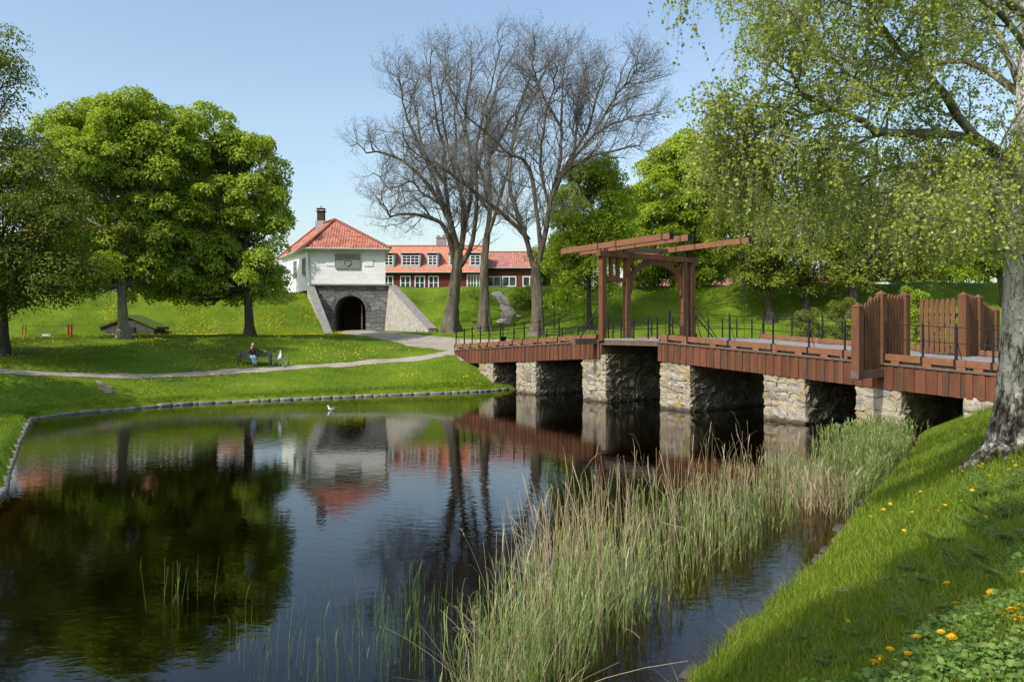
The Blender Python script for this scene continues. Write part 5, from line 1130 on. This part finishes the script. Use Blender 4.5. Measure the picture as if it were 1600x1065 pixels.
# ------------------------------------------------------------------ the birch on the near bank
def birch():
    r = np.random.default_rng(51); Yt = 15.2; fy_ = lambda L: L
    P = np.array([pix(a,b,Yt) for a,b in ((1562,738),(1577,690),(1588,630),(1596,520),(1601,420),(1605,320),(1611,170),(1618,20),(1622,-150),(1620,-330))])
    t_ = np.linspace(0, 9, 44); Q_ = catmull(P, t_); rr = np.interp(t_, [0,.5,1,2,3,5,7,9], [.56,.46,.40,.355,.335,.30,.23,.12])
    z = gz(P[0,0], Yt); t = thing('birch_tree', 'old birch with rugged black and white trunk on the near bank', 'tree', (P[0,0],Yt,z))
    Q_[0,2] = z-.4; V, F_ = tubes(Q_[None], rr[None], 40); a = np.tile(np.arange(40)*2*PI/40, 44); hh = np.repeat(np.linspace(0,9,44), 40); c = np.repeat(Q_, 40, 0)
    flare = np.exp(-hh*1.6); V = c+(V-c)*(1+flare*.34*np.sin(a*4+.9+hh*.5)+.035*np.sin(a*11+hh*3)+.028*r.standard_normal(len(a)))[:,None]
    mb = MB(); mb.add(V, F_)
    for ang_ in (3.1,4.2,5.4):   # root toes running into the bank
        d = np.array([math.cos(ang_), math.sin(ang_)]); pts = []
        for q in np.linspace(.3,1.05,6): x, y = P[0,0]+.12+d[0]*q, Yt+d[1]*q; pts.append((x,y,gz(x,y)+.22*(1.2-q)-.08))
        mb.tube(pts, np.linspace(.2,.05,6), 10)
    limbs = [([(1604,340,0),(1574,252,-.4),(1516,207,-.8),(1466,135,-1.3),(1416,90,-1.8),(1380,40,-2.2),(1350,-10,-2.6),(1320,-60,-3)],.17),
      ([(1604,330,0),(1560,264,-.2),(1507,257,-.5),(1453,252,-.9),(1425,266,-1.2),(1403,311,-1.5),(1376,356,-1.8),(1362,395,-2)],.12),
      ([(1606,290,0),(1540,228,-.3),(1475,209,-.8),(1380,207,-1.6),(1344,187,-2.),(1299,171,-2.5),(1263,153,-2.8),(1236,117,-3.2),(1205,98,-3.4)],.15),
      ([(1612,190,0),(1576,92,.4),(1552,36,.8),(1534,0,1),(1500,-90,1.4)],.12),
      ([(1507,257,-.5),(1440,262,-.2),(1380,266,0),(1335,282,.2),(1290,293,.4),(1230,290,.6),(1175,280,.8)],.075),
      ([(1618,40,0),(1520,-40,-1),(1400,-85,-2),(1290,-95,-2.8),(1185,-80,-3.4),(1105,-55,-3.7)],.13),
      ([(1606,310,0),(1520,300,1.2),(1430,320,2.2),(1340,322,3),(1250,335,3.8),(1195,330,4.2)],.11),
      ([(1604,360,0),(1570,325,-.8),(1530,310,-1.5),(1480,318,-2.3),(1430,345,-3)],.08),
      ([(1612,160,0),(1510,95,1),(1400,110,1.8),(1300,85,2.4),(1220,40,2.8),(1150,15,3.2)],.12),
      ([(1606,270,0),(1575,285,-1.6),(1530,320,-2.6),(1490,365,-3.2)],.07),
      ([(1616,90,0),(1560,20,-1.5),(1480,-30,-2.6),(1400,-60,-3.4)],.10),
      ([(1299,171,-2.5),(1230,190,-2.6),(1180,200,-2.7),(1150,212,-2.8)],.045),
      ([(1614,120,0),(1700,40,.6),(1800,-20,1.2)],.12),
      ([(1608,240,0),(1690,200,-1.2),(1760,190,-2.0)],.10),
      ([(1466,135,-1.3),(1400,150,-1.1),(1330,120,-1.2),(1270,60,-1.4),(1230,10,-1.6)],.06),
      ([(1380,207,-1.6),(1320,230,-1.9),(1250,235,-2.2),(1205,245,-2.4),(1170,250,-2.5)],.05)]
    LP, LR = [], []; lb = MB()
    for pts, r0 in limbs:
        q, w_ = limb(pts, Yt, r0*.66, .010, 16, .03, r); LP.append(q); LR.append(w_); V, F_ = tubes(q[None], w_[None], 10); lb.add(V, F_)
    part(mb, 'trunk', M['birch'], t, True); part(lb, 'limbs', M['birchlimb'], t, True)
    LP, LR = np.array(LP), np.array(LR)
    A1, B1 = spawn(r, LP, LR, 22, .18, 1., (28,75), (.8,2.1), 7, .02, .16, .02, (0,0,0), .68)
    A2, B2 = spawn(r, A1, B1, 7, .2, 1., (25,70), (.3,.85), 5, -.10, .16, .007, (0,0,0), .3)
    A3, B3 = spawn(r, A2, B2, 3, .2, 1., (30,80), (.25,1.05), 7, -.42, .08, .003, (0,0,0), .2)
    keep = A3[:,-1,2] > 4.75+.05*np.sin(A3[:,-1,0]*9); A3, B3 = A3[keep], B3[keep]; keep = A2[:,-1,2] > 4.75; A2, B2 = A2[keep], B2[keep]; keep = A1[:,-1,2] > 4.75; A1, B1 = A1[keep], B1[keep]
    tw = MB()
    for q, w_, s in ((A1,B1,6),(A2,B2,4),(A3,np.maximum(B3,.0018),3)): V, F_ = tubes(q, w_, s); tw.add(V, F_)
    part(tw, 'twigs', M['twig'], t)
    C3 = []
    for q, m in ((A3,11),(A2,6),(A1,4)):
        tt = r.random((len(q),m)); pos, tan = interp_poly(q, tt); C3.append(pos.reshape(-1,3))
    C3 = np.vstack(C3); k = len(C3); C3 = C3+.018*r.standard_normal((k,3))
    D = nrm(r.standard_normal((k,3))*[1,1,.6]+[0,0,-.55]); leaf_mesh('crown', C3, D, nrm(r.standard_normal((k,3))+[-.3,-.3,.5]), r.uniform(.030,.076,k), .8, M['birchleaf'], t, .2)
    print('birch leaves', k)
birch()
# ------------------------------------------------------------------ grass, reeds, weeds, flowers
def blades(name, X, Y, Z, Hh, Wd, lean, mat, parent=None, segs=3, r=rng, label=None):
    n = len(X); a = r.uniform(0, 2*PI, n); sd = np.stack([np.cos(a), np.sin(a), np.zeros(n)],1); b = r.uniform(0, 2*PI, n); ld = np.stack([np.cos(b), np.sin(b), np.zeros(n)],1)
    base = np.stack([X,Y,Z],1); V = []
    for k in range(segs+1):
        f = k/segs; c = base+ld*(lean*Hh*f**2)[:,None]; c[:,2] += Hh*(f-.18*lean*f**2); w_ = Wd*(1-f**1.6)
        if k < segs: V += [c-sd*w_[:,None]/2, c+sd*w_[:,None]/2]
        else: V.append(c)
    V = np.stack(V,1); m = V.shape[1]; o = (np.arange(n)*m)[:,None]; Q = []
    for k in range(segs-1): Q.append(o+[[2*k,2*k+1,2*k+3,2*k+2]])
    T = o+[[2*segs-2,2*segs-1,2*segs]]
    return raw(name, V.reshape(-1,3), [np.vstack(Q)] + [T] if Q else [T], mat)
r = np.random.default_rng(61)
# near bank
def near_pts(n, y0=3., y1=32., pw=1.25):
    X = []; Yv = []
    while sum(map(len, X)) < n:
        y = (y0**(1-pw)+(y1**(1-pw)-y0**(1-pw))*r.random(n))**(1/(1-pw)); x = r.uniform(-.3,1.3,n)*(y*.66+1.)+.5
        z, d, nr, ins = terrain(x, y, True); ok = nr & ~ins & (d > .06) & (d < 9)
        s = (x-P0[0])*UX+(y-P0[1])*UY; nn = (x-P0[0])*NX+(y-P0[1])*NY; ok &= ~(nn > -.05) & (x < y*.78+2.2) & (x > (y*.22-.6))
        X.append(x[ok]); Yv.append(y[ok])
    x = np.concatenate(X)[:n]; y = np.concatenate(Yv)[:n]; return x, y, terrain(x, y)
x, y, z = near_pts(150000); n = len(x)
pat = .5+.5*np.sin(x*1.7+1.1*np.sin(y*1.3))*np.sin(y*1.1+.6*x); hh = (.06+.12*pat+.06*r.random(n))*(.55+.95*r.random(n))
prop(blades('bank_grass', x, y, z-.01, hh, r.uniform(.005,.0105,n)*np.clip(y/9,.85,2.2), r.uniform(.1,1.1,n), M['grass'], r=r), kind='stuff')
# tall coarse blades along the waterline and in clumps
x, y, z = near_pts(9000, pw=1.6); dd = terrain(x, y, True)[1]; k = (dd < .45) | (np.sin(x*3.1)*np.sin(y*2.7+1) > .72); x, y, z = x[k], y[k], z[k]; n = len(x)
prop(blades('coarse_grass', x, y, z-.01, r.uniform(.18,.38,n), r.uniform(.007,.012,n), r.uniform(.3,1.,n), M['grass'], r=r, segs=4), kind='stuff')
x, y, z = near_pts(9000); n = len(x)
prop(blades('dry_grass', x, y, z-.01, r.uniform(.06,.2,n), r.uniform(.003,.006,n)*np.clip(y/9,.85,2.2), r.uniform(.4,1.4,n), M['straw'], r=r), kind='stuff')
# far lawns and ramparts
def lawn_pts(n, box, ok_fn):
    x = r.uniform(box[0], box[1], n); y = r.uniform(box[2], box[3], n); z, d, nr, ins = terrain(x, y, True); k = ~ins & ~nr & (d > .14) & ok_fn(x, y); return x[k], y[k], z[k]
GPW = np.array([(-.2,54.9),(-3.6,58.8),(-8,64),(-12.2,70.5),(-15.4,77.4)]); BPW = [(-2.5,54.2),(-7.5,52.1),(-15.3,47.6),(-22.3,41.6),(-25.3,37),(-27,30)]
def okl(x, y):
    s = (x-P0[0])*UX+(y-P0[1])*UY; nn = (x-P0[0])*NX+(y-P0[1])*NY
    gw = poly_dist(x, y, [tuple(p) for p in GPW]); lim = np.interp(y, [54,59,64,71,78], [3.7,3.1,2.3,1.85,1.7])
    house = inside(x, y, np.array([(-19.6,76.8),(-11.6,77.6),(-11,95),(-30,95),(-26,84)])); hut = (np.abs(x-hx) < 2.4) & (y > Yh-.2) & (y < Yh+5.1)
    rp = poly_dist(x, y, [tuple(p) for p in fp])
    return (gw > lim) & (poly_dist(x, y, BPW) > .55) & ~((s > S0) & (nn > -.1) & (nn < W+.1)) & ~house & ~hut & (rp > .5) & (np.abs(x) < y*.70)
def okk(x, y): return okl(x, y) & (terrain(x, y, True)[1] < .75)
xs = [lawn_pts(260000, (-26,0,30,54), okk), lawn_pts(150000, (-34,6,26,62), okl), lawn_pts(90000, (-46,24,60,86), okl), lawn_pts(30000, (10,48,57,78), okl)]
x, y, z = (np.concatenate(c) for c in zip(*xs)); n = len(x); pat = .5+.5*np.sin(x*.9+1.4*np.sin(y*.6))*np.sin(y*.8)
prop(blades('lawn_grass', x, y, z-.02, (.06+.10*pat)*(.7+.7*r.random(n)), r.uniform(.018,.04,n), r.uniform(.2,1.,n), M['fargrass'], r=r, segs=1), kind='stuff')
print('lawn blades', n)
# reed bed
LB = np.array([(-.7,7.6),(-.45,9),(-.25,11),(.25,13.2),(2.6,16.8),(6.3,20.8),(10.2,25.1),(11.9,27.2)]); RBk = np.array([(.2,7.6),(.7,8.9),(2.0,11.0),(3.4,12.9),(5.67,15.96),(8.0,19.9),(11.4,24.4),(13.3,27.0)])
def reed_pts(n, pw=1.0, tr=(0,1), bb=(1.25,1.1)):
    t = (tr[0]+(tr[1]-tr[0])*r.random(n)**pw)*(len(LB)-1.001); i = t.astype(int); f = (t-i)[:,None]; a = LB[i]*(1-f)+LB[i+1]*f; b = RBk[i]*(1-f)+RBk[i+1]*f
    u = np.clip(r.beta(*bb,n),0,1)[:,None]; p = a+(b-a)*u+.12*r.standard_normal((n,2)); return p, t/(len(LB)-1), u[:,0]
def reeds(name, n, hr, wr_, leafn, lw, mat, lean, pw=1.0, clump=None, nod=0., tr=(0,1), bb=(1.25,1.1), dec=.5):
    p, t, u = reed_pts(n, pw, tr, bb)
    if clump is not None:
        den = .5+.5*np.sin(p[:,0]*2.3+1.3*np.sin(p[:,1]*1.9))*np.sin(p[:,1]*2.1+.5); k = den*clump+(1-clump) > r.random(n); p, t, u = p[k], t[k], u[k]
    n = len(p); hgt = r.uniform(*hr, n)*(1-dec*np.clip(t,0,1))*(.75+.35*np.sin(PI*np.clip(u,.1,.9))); a = r.uniform(0, 2*PI, n); ln = np.abs(r.normal(0, lean, n)); d = np.stack([np.cos(a),np.sin(a),0*a],1)
    f = np.linspace(0,1,7); zb = -.45
    Pn = np.zeros((n,7,3)); Pn[:,:,:2] = p[:,None]; Pn += d[:,None]*(ln[:,None]*(hgt[:,None]+.45)*(f[None]**1.5))[...,None]; Pn[:,:,2] = zb+(hgt[:,None]+.45)*f[None]*(1-.25*ln[:,None]*f[None])
    if nod: 
        k = r.random(n) < nod; Pn[k,-1] += d[k]*.16; Pn[k,-1,2] -= .16; Pn[k,-2] += d[k]*.05
    R = (r.uniform(*wr_, n)*np.interp(p[:,1],[8,26],[1,1.7]))[:,None]*np.linspace(1,.45,7)[None]; mb = MB(); V, Q = tubes(Pn, R, 3); mb.add(V, Q)
    if nod:   # feathery seed heads on some of last year's stems
        k = np.nonzero(r.random(n) < .22)[0]; m = 12; tp = np.repeat(Pn[k,-1], m, 0); dd = np.repeat(nrm(Pn[k,-1]-Pn[k,-2]), m, 0); b0 = tp-dd*(r.random((len(tp),1))*.13); e = nrm(dd+.75*r.standard_normal(b0.shape)+[0,0,-.25]); w3 = nrm(np.cross(e, dd+.01)); L_ = r.uniform(.03,.07,len(tp))[:,None]
        mb.add(np.stack([b0-w3*.003, b0+w3*.003, b0+e*L_],1).reshape(-1,3), np.arange(len(tp)*3).reshape(-1,3))
    if leafn:
        tt = r.uniform(.3,1.,(n,leafn)); pos, tan = interp_poly(Pn, tt); pos = pos.reshape(-1,3); tan = tan.reshape(-1,3); m = len(pos)
        side = nrm(r.standard_normal((m,3))*[1,1,0]); L = r.uniform(.16,.42,m)*np.repeat(hgt,leafn); wv_ = r.uniform(*lw, m)*np.interp(pos[:,1],[8,26],[1,1.7]); w3 = nrm(np.cross(tan, side)); V = []
        for k, (fo, fu, ww) in enumerate(((0,0,.6),(.25,.55,1.),(.55,.85,.6),(.85,.9,0.))):
            c = pos+side*(fo*L*.55)[:,None]+tan*(fu*L)[:,None]
            if k < 3: V += [c-w3*(wv_*ww/2)[:,None], c+w3*(wv_*ww/2)[:,None]]
            else: V.append(c)
        V = np.stack(V,1).reshape(-1,3); o = (np.arange(m)*7)[:,None]; mb.add(V, np.vstack([o+[[0,1,3,2]], o+[[2,3,5,4]]]), o+[[4,5,6]])
    return prop(mb.build(name, mat), kind='stuff')
reeds('green_reeds', 2700, (.5,1.1), (.0026,.0044), 4, (.007,.013), M['reed'], .09, .85, .55, bb=(1.7,1.05))
reeds('dry_reeds', 480, (1.0,2.05), (.0028,.0048), 1, (.006,.010), M['dryreed'], .15, 1., .75, .12, tr=(.22,.66), bb=(1.1,1.5), dec=.3)
reeds('dry_reeds', 260, (.9,1.7), (.0028,.0048), 1, (.006,.010), M['dryreed'], .17, 1.2, .7, .12)
reeds('broken_reeds', 300, (.5,1.2), (.003,.005), 0, (.006,.01), M['dryreed'], .75, 1.4, .6)
# reeds in front of the last pier and along the near shore, and thin stems standing in open water
def stems(name, P2, hr, mat, lean, leafn=3, wr_=(.004,.006), lw=(.01,.02)):
    global reed_pts; keep = reed_pts; reed_pts = lambda n, pw=1., tr=0, bb=0: (P2, np.full(len(P2), .0), np.full(len(P2), .5)); o = reeds(name, len(P2), hr, wr_, leafn, lw, mat, lean); reed_pts = keep; return o
k = 620; f = r.random(k)[:,None]; A_ = np.array([11.2,26.6]); B_ = np.array([13.9,29.3]); stems('shore_reeds', A_+(B_-A_)*f+r.standard_normal((k,2))*[.55,.35], (.3,.6), M['reed'], .1, 4, (.005,.008), (.014,.024))
k = 420; f = r.random(k)[:,None]; A_ = np.array([7.2,17.0]); B_ = np.array([13.0,26.0]); stems('shore_reeds', A_+(B_-A_)*f+np.array([-.15,.1])+r.standard_normal((k,2))*.16, (.25,.6), M['reed'], .2, 3, (.004,.007), (.012,.02))
c = np.array([6.55,17.2]); stems('dry_tuft', c+r.standard_normal((130,2))*[.28,.45], (.5,1.0), M['dryreed'], .22, 1)
w_ = lambda px, py: np.array([(px-CX)/F*(H*F/(py-HY)), H*F/(py-HY)])
sp_ = np.vstack([w_(a,b)+r.standard_normal((q,2))*s for a,b,q,s in ((262,945,5,.12),(288,940,7,.12),(400,1030,9,.22),(430,1000,6,.2),(462,960,4,.12),(497,930,4,.15),(540,1010,16,.3),(565,1045,16,.3),(610,1000,26,.3),(640,960,18,.25),(660,1040,26,.3),(455,1060,10,.25),(500,1060,8,.2),(700,960,14,.3))])
stems('open_water_stems', sp_, (.2,.62), M['weed'], .10, 1, (.0018,.003), (.004,.008))
# ------------------------------------------------------------------ dandelions
mb = MB(); rd = np.random.default_rng(71)
for ringn, rad, zz, L in ((16,.006,.0,.017),(13,.004,.003,.013),(9,.002,.005,.009)):
    for i in range(ringn):
        a = 2*PI*i/ringn+rd.uniform(-.1,.1); d = np.array([math.cos(a), math.sin(a), 0]); s = np.array([-d[1], d[0], 0]); q = rad+L; tip = d*q+[0,0,zz+.004+rd.uniform(-.002,.003)]
        mb.add([d*rad-s*.0022+[0,0,zz], d*rad+s*.0022+[0,0,zz], tip+s*.0026, tip-s*.0026], [[0,1,2,3]])
mb.lathe([(.0015,-.012),(.006,-.008),(.007,0)], (0,0,0), 8)
head_proto = mb.build('flower_head', M['yellow']); hm = head_proto.data; bpy.data.objects.remove(head_proto)
mb = MB(); mb.tube([(0,0,0),(.004,.003,-.1),(0,.006,-.24)], .0022, 5); st_proto = mb.build('stalk', M['stalk']); stm = st_proto.data; bpy.data.objects.remove(st_proto)
flat = raw('dandelion_far', [(math.cos(a)*.021, math.sin(a)*.021, .004*(i%2)) for i, a in enumerate(np.arange(8)*PI/4)]+[(0,0,.016)], [[(i,(i+1)%8,8) for i in range(8)]], M['yellow']); flm = flat.data; bpy.data.objects.remove(flat)
dpx = [(632,350),(850,412),(1180,500),(915,570),(1410,322),(118,692),(650,790),(635,840),(905,795),(885,825),(805,842),(960,710),(1258,683),(1330,680),(1375,645),(1400,650),(1410,720),(565,945),(430,975),(310,995),(355,1018),(1385,780),(1355,745)]
pos = []
for a, b in dpx:
    p = ground_px(1300+a*.2113, 840+b*.2113+6)
    if p is not None: pos.append((p, True))
for a, b in ((1244,204),(1290,186),(1228,250),(1278,235),(1207,318),(1260,300),(1375,172),(1385,138),(1408,130),(1385,205),(1360,215),(1410,160),(1190,297),(1166,230),(1125,233),(1140,310),(995,305),(1038,287),(960,404),(1160,348),(1262,440),(1065,397),(870,357),(1160,135),(1238,112),(1250,205),(1235,205),(1400,175),(1395,118)):
    p = ground_px(1060+a*.3803, 660+b*.3803+4)
    if p is not None: pos.append((p, True))
xq, yq, zq = near_pts(60, 6, 26, 1.1)
for i in range(len(xq)):
    if len(pos) < 98 and (xq[i] > 4.5): pos.append((np.array([xq[i],yq[i],zq[i]]), True))
def_lab = 'bright yellow dandelion flowering in the grass of the near bank'
spots_l = ['in the leafy weeds at the bottom right corner','on the shaded slope below the birch','in sunlit grass beside the birch roots','low on the bank near the water','among the feathery plants at the right edge','on the open grass slope']
for p, _ in pos:
    hgt = rd.uniform(.10,.2); k = rd.uniform(1.0,1.5)*(1.2 if p[1] < 9 else 1.1)
    t = bpy.data.objects.new('dandelion', None); C.objects.link(t); t.location = (p[0],p[1],p[2]+hgt); t.empty_display_size = .03
    tl = rd.normal(0,.22,2); t.rotation_euler = (.25+tl[0], tl[1]-.15, rd.uniform(0,6)); t.scale = (k,k,k)
    prop(t, def_lab, 'flower', 'yellow dandelions on the near bank')
    for nm, md in (('flower_head',hm),('stalk',stm)): o = bpy.data.objects.new(nm, md); C.objects.link(o); o.parent = t
# dandelions of the far lawn: the nearest ones singly, the rest as one carpet
xs = lawn_pts(60000, (-34,4,30,62), okl); den = (np.sin(xs[0]*.55+1.2)*np.sin(xs[1]*.5+.4)+.6*np.sin(xs[0]*1.7)*np.sin(xs[1]*1.3)) > .05
xf, yf, zf_ = (c[den] for c in xs); pick = rd.permutation(len(xf))[:1000]; xf, yf, zf_ = xf[pick], yf[pick], zf_[pick]; o_ = np.argsort(np.hypot(xf, yf)); xf, yf, zf_ = xf[o_], yf[o_], zf_[o_]
NS = 195
for i in range(NS):
    o = bpy.data.objects.new('dandelion', flm); C.objects.link(o); o.location = (xf[i],yf[i],zf_[i]+.13); o.rotation_euler = (.5+rd.normal(0,.25), rd.normal(0,.25), rd.uniform(0,6)); k = rd.uniform(.9,1.4); o.scale = (k,k,k)
    prop(o, 'tiny yellow dandelion on the far lawn between kerb and bank path', 'flower', 'yellow dandelions on the far lawn')
xr2 = lawn_pts(26000, (-34,-14,64,80), okl); d2 = (np.sin(xr2[0]*.8)*np.sin(xr2[1]*.9+1) + .5*np.sin(xr2[0]*2.1+xr2[1])) + rd.normal(0,.55,len(xr2[0])) > .35; xr2 = [c[d2][:2600] for c in xr2]
xr3 = lawn_pts(5000, (-10,16,66,80), okl); xr3 = [c[:250] for c in xr3]
X = np.concatenate([xf[NS:],xr2[0],xr3[0]]); Yv = np.concatenate([yf[NS:],xr2[1],xr3[1]]); Z = np.concatenate([zf_[NS:],xr2[2],xr3[2]])+.13; n = len(X)
a = np.arange(6)*PI/3; k = rd.uniform(.015,.034,n)
V = np.stack([X[:,None]+k[:,None]*np.cos(a), Yv[:,None]+k[:,None]*np.sin(a)*.8, Z[:,None]+k[:,None]*(-.7*np.sin(a)*-1)], -1).reshape(-1,3)
prop(raw('dandelion_carpet', V, [(np.arange(n)*6)[:,None]+np.arange(6)], M['yellow']), kind='stuff')
# ------------------------------------------------------------------ leafy weeds and cow parsley on the bank
def weed_field(name, n, box, leaf, mat, hgt, cond):
    x = r.uniform(box[0],box[1],n*3); y = r.uniform(box[2],box[3],n*3); z, d, nr, ins = terrain(x, y, True); k = nr & ~ins & (d > .3) & cond(x, y); x, y, z = x[k][:n], y[k][:n], z[k][:n]; n = len(x)
    bump = .5+.5*np.sin(x*4.1+y)*np.sin(y*3.7-.5*x); h = hgt[0]+(hgt[1]-hgt[0])*(bump*.6+.4*r.random(n)); m = 7
    c = np.stack([x,y,z+h],1); Cc = np.repeat(c,m,0); Cc[:,2] -= r.random(n*m)*.09
    D = nrm(r.standard_normal((n*m,3))*[1,1,.25]+[0,0,.05]); nn = nrm(r.standard_normal((n*m,3))*.45+[-.25,-.3,1.]); S = r.uniform(*leaf, n*m)
    D = nrm(D); Sd = nrm(np.cross(D, nn)); U = np.cross(Sd, D); V = []
    for f, w_, u in ((0,.05,0),(.3,.52,.07),(.65,.4,.05),(1.,0,-.12)):
        p = Cc+D*(S*f)[:,None]+U*(S*(u-.0))[:,None]; V.append([p-Sd*(S*w_*.5)[:,None]+U*(S*.06*(w_>.2))[:,None], p+Sd*(S*w_*.5)[:,None]+U*(S*.06*(w_>.2))[:,None]] if w_ else [p])
    V = [q for g_ in V for q in g_]; V = np.stack(V,1).reshape(-1,3); o = (np.arange(n*m)*7)[:,None]
    mb = MB(); mb.add(V, np.vstack([o+[[0,1,3,2]], o+[[2,3,5,4]]]), o+[[4,5,6]])
    Pn = np.stack([np.stack([x,y,z-.02],1), c-[0,0,.03]],1); Vt, Q = tubes(np.concatenate([Pn[:,:1], Pn.mean(1,keepdims=True), Pn[:,1:]],1), np.full((n,3),.0022), 3); mb.add(Vt, Q)
    return prop(mb.build(name, mat), kind='stuff')
def cond_corner(x, y):
    px = CX+x/y*F; return (y < 7.3) & (px > 1290)
weed_field('leafy_weeds', 1500, (2.0,5.6,4.2,7.4), (.035,.085), M['weed'], (.06,.2), lambda x, y: (y < 6.35+.3*np.sin(x*4)) & (x > 2.3))
weed_field('leafy_weeds', 170, (3.6,8.2,6.6,9.5), (.04,.09), M['weed'], (.06,.2), lambda x, y: (x > y*.47) & (np.sin(x*2.2)*np.sin(y*1.7) > .15))
def fern_plant(p, hgt, seed, nst=7, umb=True):
    """cow parsley: arching feathery leaves and a flowering stem"""
    q = np.random.default_rng(seed); LD = []; mb = MB(); Cc = []; Dd = []; Nn_ = []; Ss = []
    for k in range(nst):
        a = q.uniform(0, 2*PI); L = hgt*q.uniform(.7,1.1); d = np.array([math.cos(a),math.sin(a),0]); f = np.linspace(0,1,9)[:,None]; P = d*f*L*.75+np.array([0,0,1])*(f*L*.95-f**2*L*.45); mb.tube(P, np.linspace(.003,.001,9), 4)
        for j in range(3,9):
            w_ = L*.34*(1-(j-3)/7); s = np.array([-d[1],d[0],0])
            for sg in (-1,1):
                for i in range(5):
                    g_ = (i+.5)/5; b = P[j]+(s*sg*.85+d*.5)*w_*g_+[0,0,.02*g_]
                    for sg2 in (-1,1): Cc.append(b); Dd.append(s*sg*.55+d*(.4+sg2*.8)+q.standard_normal(3)*.2); Ss.append(w_*.36*(1-.55*g_)+.008); Nn_.append(np.array([0,0,1.])+q.standard_normal(3)*.35)
    return mb, np.array(Cc), np.array(Dd), np.array(Nn_), np.array(Ss)
places = [(1330,985,.30,'low feathery plant in the shade above the bottom edge'),(1520,770,.45,'cow parsley with pale flower heads below the birch roots, right of the open grass'),(1345,1010,.26,'small feathery plant left of the bottom row of dandelions'),(1400,925,.32,'feathery plant in the darkest part of the bank shade'),(1560,760,.5,'tall cow parsley near the right border with white umbel'),(1455,905,.3,'spreading feathery plant in half shade on the middle of the bank'),(1480,950,.32,'feathery plant just above the leafy weed corner'),(1575,840,.42,'cow parsley with white heads at the right border in dappled light'),(1590,800,.46,'upright cow parsley cut by the right border of the picture'),(1310,960,.24,'small white-flowered umbel plant low in the shaded grass'),(1430,965,.3,'feathery plant between two dandelions above the weeds'),(1500,880,.36,'cow parsley beside a single dandelion in the shade'),
  (1260,990,.24,'tiny feathery plant at the sunny edge of the bank shade'),(1370,955,.3,'bushy feathery plant in the shade, middle of the lower bank'),(1290,1030,.26,'feathery plant at the very bottom edge of the picture'),(1545,870,.4,'dense feathery plant right of the shaded bank'),(1470,840,.34,'feathery plant at the upper edge of the bank shade'),(1530,820,.42,'leafy cow parsley in the sun near the right border'),(1585,745,.45,'cow parsley standing on the sunny bank crest'),(1550,800,.42,'cow parsley with drooping leaves on the bank crest'),(1420,885,.3,'feathery plant at the upper left of the shaded patch'),(1570,900,.36,'feathery plant next to the right border above the weeds')]
for i, (a, b, hg, lab) in enumerate(places):
    p = ground_px(a, b+14)
    if p is None: continue
    t = thing('cow_parsley', lab, 'plant', tuple(p), 0, 'feathery plants on the near bank')
    mb, Cc, Dd, Nn_, Ss = fern_plant(p, hg, 80+i); mb.build('stem', M['stalk'], t)
    o = leaf_mesh('leaf', np.array(Cc)+p, Dd, Nn_, Ss, .42, M['weed'], t)
    if i in (1,4,7,8,9,17,18):
        q = np.random.default_rng(i); mb = MB(); top = np.array([.03,.0,hg*1.25]); mb.tube([(0,0,0),(.01,0,hg*.7),tuple(top)], .003, 5)
        for k in range(9):
            a_ = k*2*PI/9; e = top+[.06*math.cos(a_),.06*math.sin(a_),.05]; mb.tube([tuple(top), tuple(e)], .0012, 3)
        mb.build('flower_stem', M['stalk'], t); mb = MB()
        for k in range(9):
            a_ = k*2*PI/9; e = top+[.06*math.cos(a_),.06*math.sin(a_),.05]
            for _ in range(7): c = e+q.normal(0,.010,3)*[1,1,.4]; mb.add([c+[-.004,0,0],c+[0,-.004,0],c+[.004,0,0],c+[0,.004,0]], [[0,1,2,3]])
        mb.build('umbel', M['umbel'], t)
